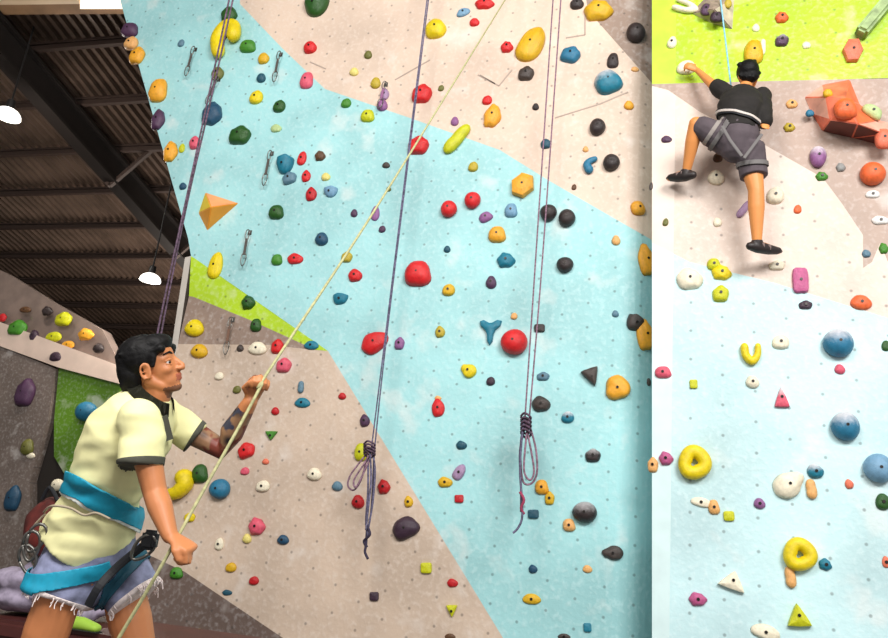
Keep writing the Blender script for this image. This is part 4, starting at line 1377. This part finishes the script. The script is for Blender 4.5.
# climber's harness
HB = plain('pale_grey_webbing', (206, 196, 190), .7); HB2 = plain('dark_grey_webbing', (110, 106, 106), .7)
wc2 = K(744, 121, .33); nb2 = (UPV*.90+RGT*.42).normalized()
bm = band(mt, [(wc2+nb2*.020, nb2), (wc2-nb2*.020, -nb2)], .006, .007, lambda c: (c-wc2).length < .24 and dist_seg(c, G['rs'], G['re'])[0] > .055)
hr = from_bm('harness', bm, plain('black_webbing', (22, 24, 30), .7), cl)
bm = band(mt, [(wc2+nb2*.012, nb2), (wc2-nb2*.006, -nb2)], .013, .004, lambda c: (c-wc2).length < .24 and (c-wc2).dot(YN) < .02 and dist_seg(c, G['rs'], G['re'])[0] > .055)
from_bm('belt_stripe', bm, HB, hr)
for c_, ax_, keep in ((K(752, 165, .30), UPV, lambda c: dist_seg(c, G['rh'], K(754, 177, .30))[0] < .14),
                      (G['lh'].lerp(G['lk'], .28), a, lambda c: dist_seg(c, G['lh'], G['lk'])[0] < .135)):
    bm = band(mz, [(c_+ax_*.016, ax_), (c_-ax_*.016, -ax_)], .005, .006, keep); from_bm('leg_loop', bm, HB2, hr)
for pts in ([(722, 126), (730, 140), (742, 156)], [(762, 134), (756, 142), (744, 158)]):
    bm = bmesh.new(); tube(bm, [(K(x, y, .47), .011, .004) for x, y in pts], side=YN, seg=8); from_bm('riser_strap', bm, HB2, hr)
# climbing shoes
CSH = plain('black_rubber_shoe', (40, 32, 32), .5); 
for A, T, tw in (('la', 'lt', -1), ('ra', 'rt', 1)):
    bm = bmesh.new(); p0, p1 = G[A], G[T]; d = (p1-p0).normalized()
    tube(bm, [(p0-d*.055-UPV*.030, .030, .030), (p0-UPV*.018, .046, .040), (p0.lerp(p1, .55)-UPV*.012, .036, .040), (p1, .024, .034), (p1+d*.02, .012, .02)], side=YN, round_=True, seg=16)
    tube(bm, [(p0-UPV*.02, .040, .040), (p0+UPV*.028, .038, .038)], seg=14)
    s_ = link('climbing_shoe', remesh(bm, .006, 3), CSH, cl, True)
    for q in (.25, .55):
        bm = bmesh.new(); tube(bm, [(p0.lerp(p1, q)-YN*.040-UPV*.028, .010, .004), (p0.lerp(p1, q)-YN*.040+UPV*.006, .012, .004)], side=YN, seg=8)
        from_bm('strap', bm, plain('grey_shoe_strap', (130, 110, 106), .7), s_)
# the climber's rope
pc = K(738, 126, .16)
q_ = K(730, 78, .14); q0 = K(723, 20, .12)
rope_thing('pale blue rope rising from the climber over the lime panel', [[pc, K(733, 100, .12), q_, q0, q0+(q0-q_)*3]], ROPE5, .006)

# ------------------------------------------------------------------ bench and things on it behind the man
BN = plain('maroon_vinyl_bench', (74, 30, 26), .55, noise_scale=8, var=.15)
bz = .40
bp = W(88, 628, 4.1); bz = bp.z
bm = bmesh.new(); box(bm, (-4.1, bp.y-.15, bz-.10), (-1.45, bp.y+.55, bz)); bmesh.ops.bevel(bm, geom=bm.edges[:], offset=.025, segments=3, affect='EDGES')
t = empty('bench', Vector((-2.2, bp.y+.2, 0))); tag(t, 'low maroon padded bench behind the legs of the man', 'bench')
o = from_bm('padded_seat', bm, BN, t); o.matrix_parent_inverse = Matrix.Translation(-t.location)
for x in (-4.0, -1.55):
    for y in (bp.y-.08, bp.y+.48):
        bm = bmesh.new(); box(bm, (x-.03, y-.03, 0), (x+.03, y+.03, bz-.10)); o = from_bm('leg', bm, BLKW, t); o.matrix_parent_inverse = Matrix.Translation(-t.location)
# lime shoe
s0 = W(70, 621, 4.0); s0.z = bz+.002
bm = bmesh.new()
tube(bm, [(s0+Vector((0, 0, .035)), .034, .032), (s0+Vector((.08, 0, .036)), .034, .032), (s0+Vector((.17, 0, .024)), .022, .034)], side=YN, round_=True, seg=14)
ls = link('shoe', remesh(bm, .006, 3), plain('lime_shoe_fabric', (164, 206, 70), .6), None, True); tag(ls, 'small lime green shoe lying on the maroon bench', 'shoe')
bm = bmesh.new(); tube(bm, [(s0+Vector((-.03, 0, .006)), .005, .034), (s0+Vector((.19, 0, .006)), .005, .030)], side=YN, seg=14); from_bm('sole', bm, plain('dark_sole', (40, 44, 36), .7), ls)
# denim heap and dark red bag
dz = W(14, 606, 4.0)
bm = bmesh.new(); rnd = random.Random(3)
xx = dz.x
for k in range(9):
    a_ = Vector((xx-.34+rnd.uniform(0, .12), bp.y+rnd.uniform(0, .3), bz+.06+.022*k)); b_2 = Vector((xx+.22-rnd.uniform(0, .12)-.008*k, bp.y+rnd.uniform(-.02, .3), bz+.05+.020*k))
    tube(bm, [(a_, .06, .12), (a_.lerp(b_2, .5)+Vector((0, 0, .02)), .07, .14), (b_2, .05, .10)], side=YN, round_=True, seg=14)
md = remesh(bm, .012, 3)
for v_ in md.vertices: v_.co += noise.noise_vector(v_.co*9)*.016
mn = min(v_.co.z for v_ in md.vertices)
for v_ in md.vertices: v_.co.z += bz+.002-mn
dn = link('denim_jacket', md, DENIM2, None, True); tag(dn, 'crumpled pale lilac-blue denim heaped at the edge of the photo', 'clothing')
top = max(v_.co.z for v_ in md.vertices)
bc = W(4, 536, 4.1); bc.x -= .04; bc.y = bp.y+.16
bm = bmesh.new(); ell(bm, Vector((bc.x, bc.y, top+.16)), (.17, .17, .18)); ell(bm, Vector((bc.x+.02, bc.y-.08, top+.11)), (.12, .12, .10)); 
mb = remesh(bm, .010, 3)
for v_ in mb.vertices: v_.co += noise.noise_vector(v_.co*8)*.016
mn = min(v_.co.z for v_ in mb.vertices)
for v_ in mb.vertices: v_.co.z += top-.004-mn
bg = link('backpack', mb, plain('dark_red_bag_cloth', (92, 28, 22), .8, noise_scale=9, var=.4), None, True); tag(bg, 'bulging dark red bag standing on the crumpled denim', 'bag')
bm = bmesh.new(); rope_bm(bm, [Vector((bc.x-.05, bc.y-.1, top+.33)), Vector((bc.x, bc.y-.12, top+.40)), Vector((bc.x+.06, bc.y-.1, top+.33))], .012); from_bm('handle', bm, BLKW, bg)
# ------------------------------------------------------------------ labels of the holds
ZN = [('in the shaded recess beside the projecting wall', lambda x, y: 626 < x < 652),]
def zone_of(h):
    x, y = h['x'], h['y']
    if h['note']: return h['note']
    if x < 118 and y > 260: return 'on the dim far wall'
    if x >= 651:
        if y < 84: return 'on the lime panel'
        for (x0, y0), (x1, y1) in zip(BD, BD[1:]):
            if x0 <= x <= x1 and y < y0+(y1-y0)*(x-x0)/max(x1-x0, 1): return 'on the taupe panel'
        return 'on the pale beige panel' if y < mid(max(652, min(x, 1100))) else 'on the pale aqua panel'
    def yl(pts, x):
        for (x0, y0), (x1, y1) in zip(pts, pts[1:]):
            if x0 <= x <= x1: return y0+(y1-y0)*(x-x0)/(x1-x0)
    if x > 588 and y < (x-588)*1.12+10: return 'on the taupe corner'
    t = yl([(236, 0), (240, 4), (283, 49), (325, 89), (410, 118), (500, 150), (548, 180), (652, 238)], x)
    if t is not None and y < t: return 'on the upper beige wall'
    g = yl([(191, 256), (200, 262), (328, 351)], x)
    if x < 328:
        if g is None or y < g: return 'on the aqua wall'
        g2 = yl([(189, 296), (250, 320), (316, 350), (328, 351)], x)
        if g2 and y < g2: return 'on the lime band'
        if y < 343: return 'on the taupe band'
    elif y < 351+(x-328)*1.64: return 'on the aqua wall'
    if x < 283 and y > 572+(x-185)*.67: return 'on the dark taupe corner'
    return 'on the lower beige wall'
SW = dict(round='round', oval='oval', ball='ball-shaped', lump='lumpy', tri='triangular', hex='six-sided', square='squarish', tear='pointed',
          wedge='half-round', why='three-armed', ring='ring-shaped', bar='long', cup='cup-shaped', arch='arch-shaped', crescent='crescent', hook='hooked')
def size_of(h):
    m = (h['w']*h['h'])**.5
    return 'tiny' if m < 8 else 'small' if m < 12 else 'medium' if m < 17 else 'large' if m < 24 else 'very large'
for h in HOLDS:
    h['look'] = size_of(h)+' '+CNAME.get(h['col'], h['col'])+' '+SW[h['shape']]
    h['zone'] = zone_of(h)
EXTRA = [dict(look='climber', x=740, y=130), dict(look='man', x=110, y=470), dict(look='coral volume', x=845, y=108), dict(look='orange pyramid volume', x=211, y=208),
         dict(look='grey volume', x=714, y=12)]
def direction(a, b):
    dx, dy = a['x']-b['x'], a['y']-b['y']
    if abs(dx) > 2.2*abs(dy): return 'right of' if dx > 0 else 'left of'
    if abs(dy) > 2.2*abs(dx): return 'below' if dy > 0 else 'above'
    return ('lower ' if dy > 0 else 'upper ')+('right of' if dx > 0 else 'left of')
def lab(look, zone, rel): return re.sub(r'\s+', ' ', (look+' hold '+zone+rel)).strip()
from collections import Counter
cnt = Counter(lab(h['look'], h['zone'], '') for h in HOLDS)
def cand(h):
    out = []
    b = lab(h['look'], h['zone'], '')
    if h['chalk']: pass
    near = sorted([(math.hypot(h['x']-k['x'], h['y']-k['y'])/(k.get('w', 60)*k.get('h', 60))**.3, i, k) for i, k in enumerate(HOLDS+EXTRA) if k is not h])[:14]
    for d, i, k in near:
        art = 'the ' if 'o' not in k else ('an ' if k['look'][0] in 'aeiou' else 'a ')
        look = ' '.join(w for w in k['look'].split()) + ('' if 'o' not in k else ' one')
        dr = direction(h, k)
        if 'right of' in dr or 'left of' in dr:
            dr = dr if ' ' in dr and dr.split()[0] in ('lower', 'upper') else 'just '+dr
            dr = dr.replace('lower right of', 'down right from').replace('lower left of', 'down left from').replace('upper right of', 'up right from').replace('upper left of', 'up left from')
        else: dr = 'just '+dr
        s = lab(h['look'], h['zone'], ', '+dr+' '+art+look)
        s2 = lab(h['look'], h['zone'].replace('on the', 'on'), ', '+dr.replace('just ', '')+' '+re.sub(r'^an? ', '', art)+'@'+re.sub(r'^(very large|large|medium|small|tiny) ', '', look))
        m2 = s2.split('@'); s2 = m2[0].rstrip()+(' ' if m2[0].endswith('the ') else (' an ' if m2[1].strip()[0] in 'aeiou' else ' a '))+m2[1].strip()
        for q in (s, s2):
            if len(re.findall(r"[\w'-]+", q)) <= 16: out.append(q); break
    return out
FM = [('red', 'crimson', 'pink'), ('plum', 'dplum', 'purple', 'lavender', 'magenta'), ('black', 'charcoal', 'brown'), ('teal', 'dteal', 'blue', 'navy', 'paleblue', 'greyblue'),
      ('yellow', 'gold', 'mustard', 'paleyellow'), ('orange', 'peach', 'vermilion', 'coral'), ('lime', 'green', 'dgreen', 'olive', 'palegreen'), ('cream', 'white', 'grey')]
def FAM(c): return [i for i, f in enumerate(FM) if c in f][0]
fam = Counter((FAM(h['col']), h['zone']) for h in HOLDS)
used = set(); dup = []
for h in HOLDS:
    b = lab(h['look'], h['zone'], '')
    if fam[(FAM(h['col']), h['zone'])] == 1: h['lab'] = b; used.add(b); continue
    for s in cand(h):
        if s not in used: h['lab'] = s; used.add(s); break
    else: dup.append(b); h['lab'] = b
for h in HOLDS:
    g = 'climbing holds '+h['zone']
    tag(h['o'], h['lab'], 'climbing hold', g)
print('HOLDS', len(HOLDS), 'DUP', dup)
# ------------------------------------------------------------------ light, world, camera
def area(name, loc, target, sx, sy, e, col=(1, 1, 1)):
    L = bpy.data.lights.new(name, 'AREA'); L.shape = 'RECTANGLE'; L.size = sx; L.size_y = sy; L.energy = e; L.color = col
    o = bpy.data.objects.new(name, L); C.objects.link(o); o.location = loc
    o.rotation_euler = (Vector(target)-Vector(loc)).to_track_quat('-Z', 'Y').to_euler()
    return o
area('high_window_daylight', (3.6, -2.6, 7.0), (1.0, 5.4, 2.6), 4.0, 2.4, 820, (1, .985, .96))
area('floodlight', (-2.2, -1.2, 6.4), (-1.0, 5.7, 2.0), 2.4, 1.6, 280, (1, .96, .91))
area('hall_uplight', (-8.0, 13.0, 3.6), (-9, 12, 9), 3, 3, 200, (1, .9, .8))  # unseen fill added to brighten the roof from below
w = bpy.data.worlds.new('World'); bpy.context.scene.world = w; w.use_nodes = True
w.node_tree.nodes['Background'].inputs[0].default_value = (1, .97, .93, 1)
w.node_tree.nodes['Background'].inputs[1].default_value = .5
cam = bpy.data.cameras.new('camera'); cam.sensor_width = 36; cam.lens = FPX*36/888
co = bpy.data.objects.new('camera', cam); C.objects.link(co)
co.matrix_world = Matrix(((RGT.x, UPV.x, -FWD.x, CAM.x), (RGT.y, UPV.y, -FWD.y, CAM.y), (RGT.z, UPV.z, -FWD.z, CAM.z), (0, 0, 0, 1)))
cam.clip_end = 200
sc = bpy.context.scene; sc.camera = co
vs = sc.view_settings; sc.display_settings.display_device = 'sRGB'
vs.view_transform = 'Standard'; vs.look = 'None'; vs.gamma = 1; vs.use_curve_mapping = False; vs.exposure = 0.13
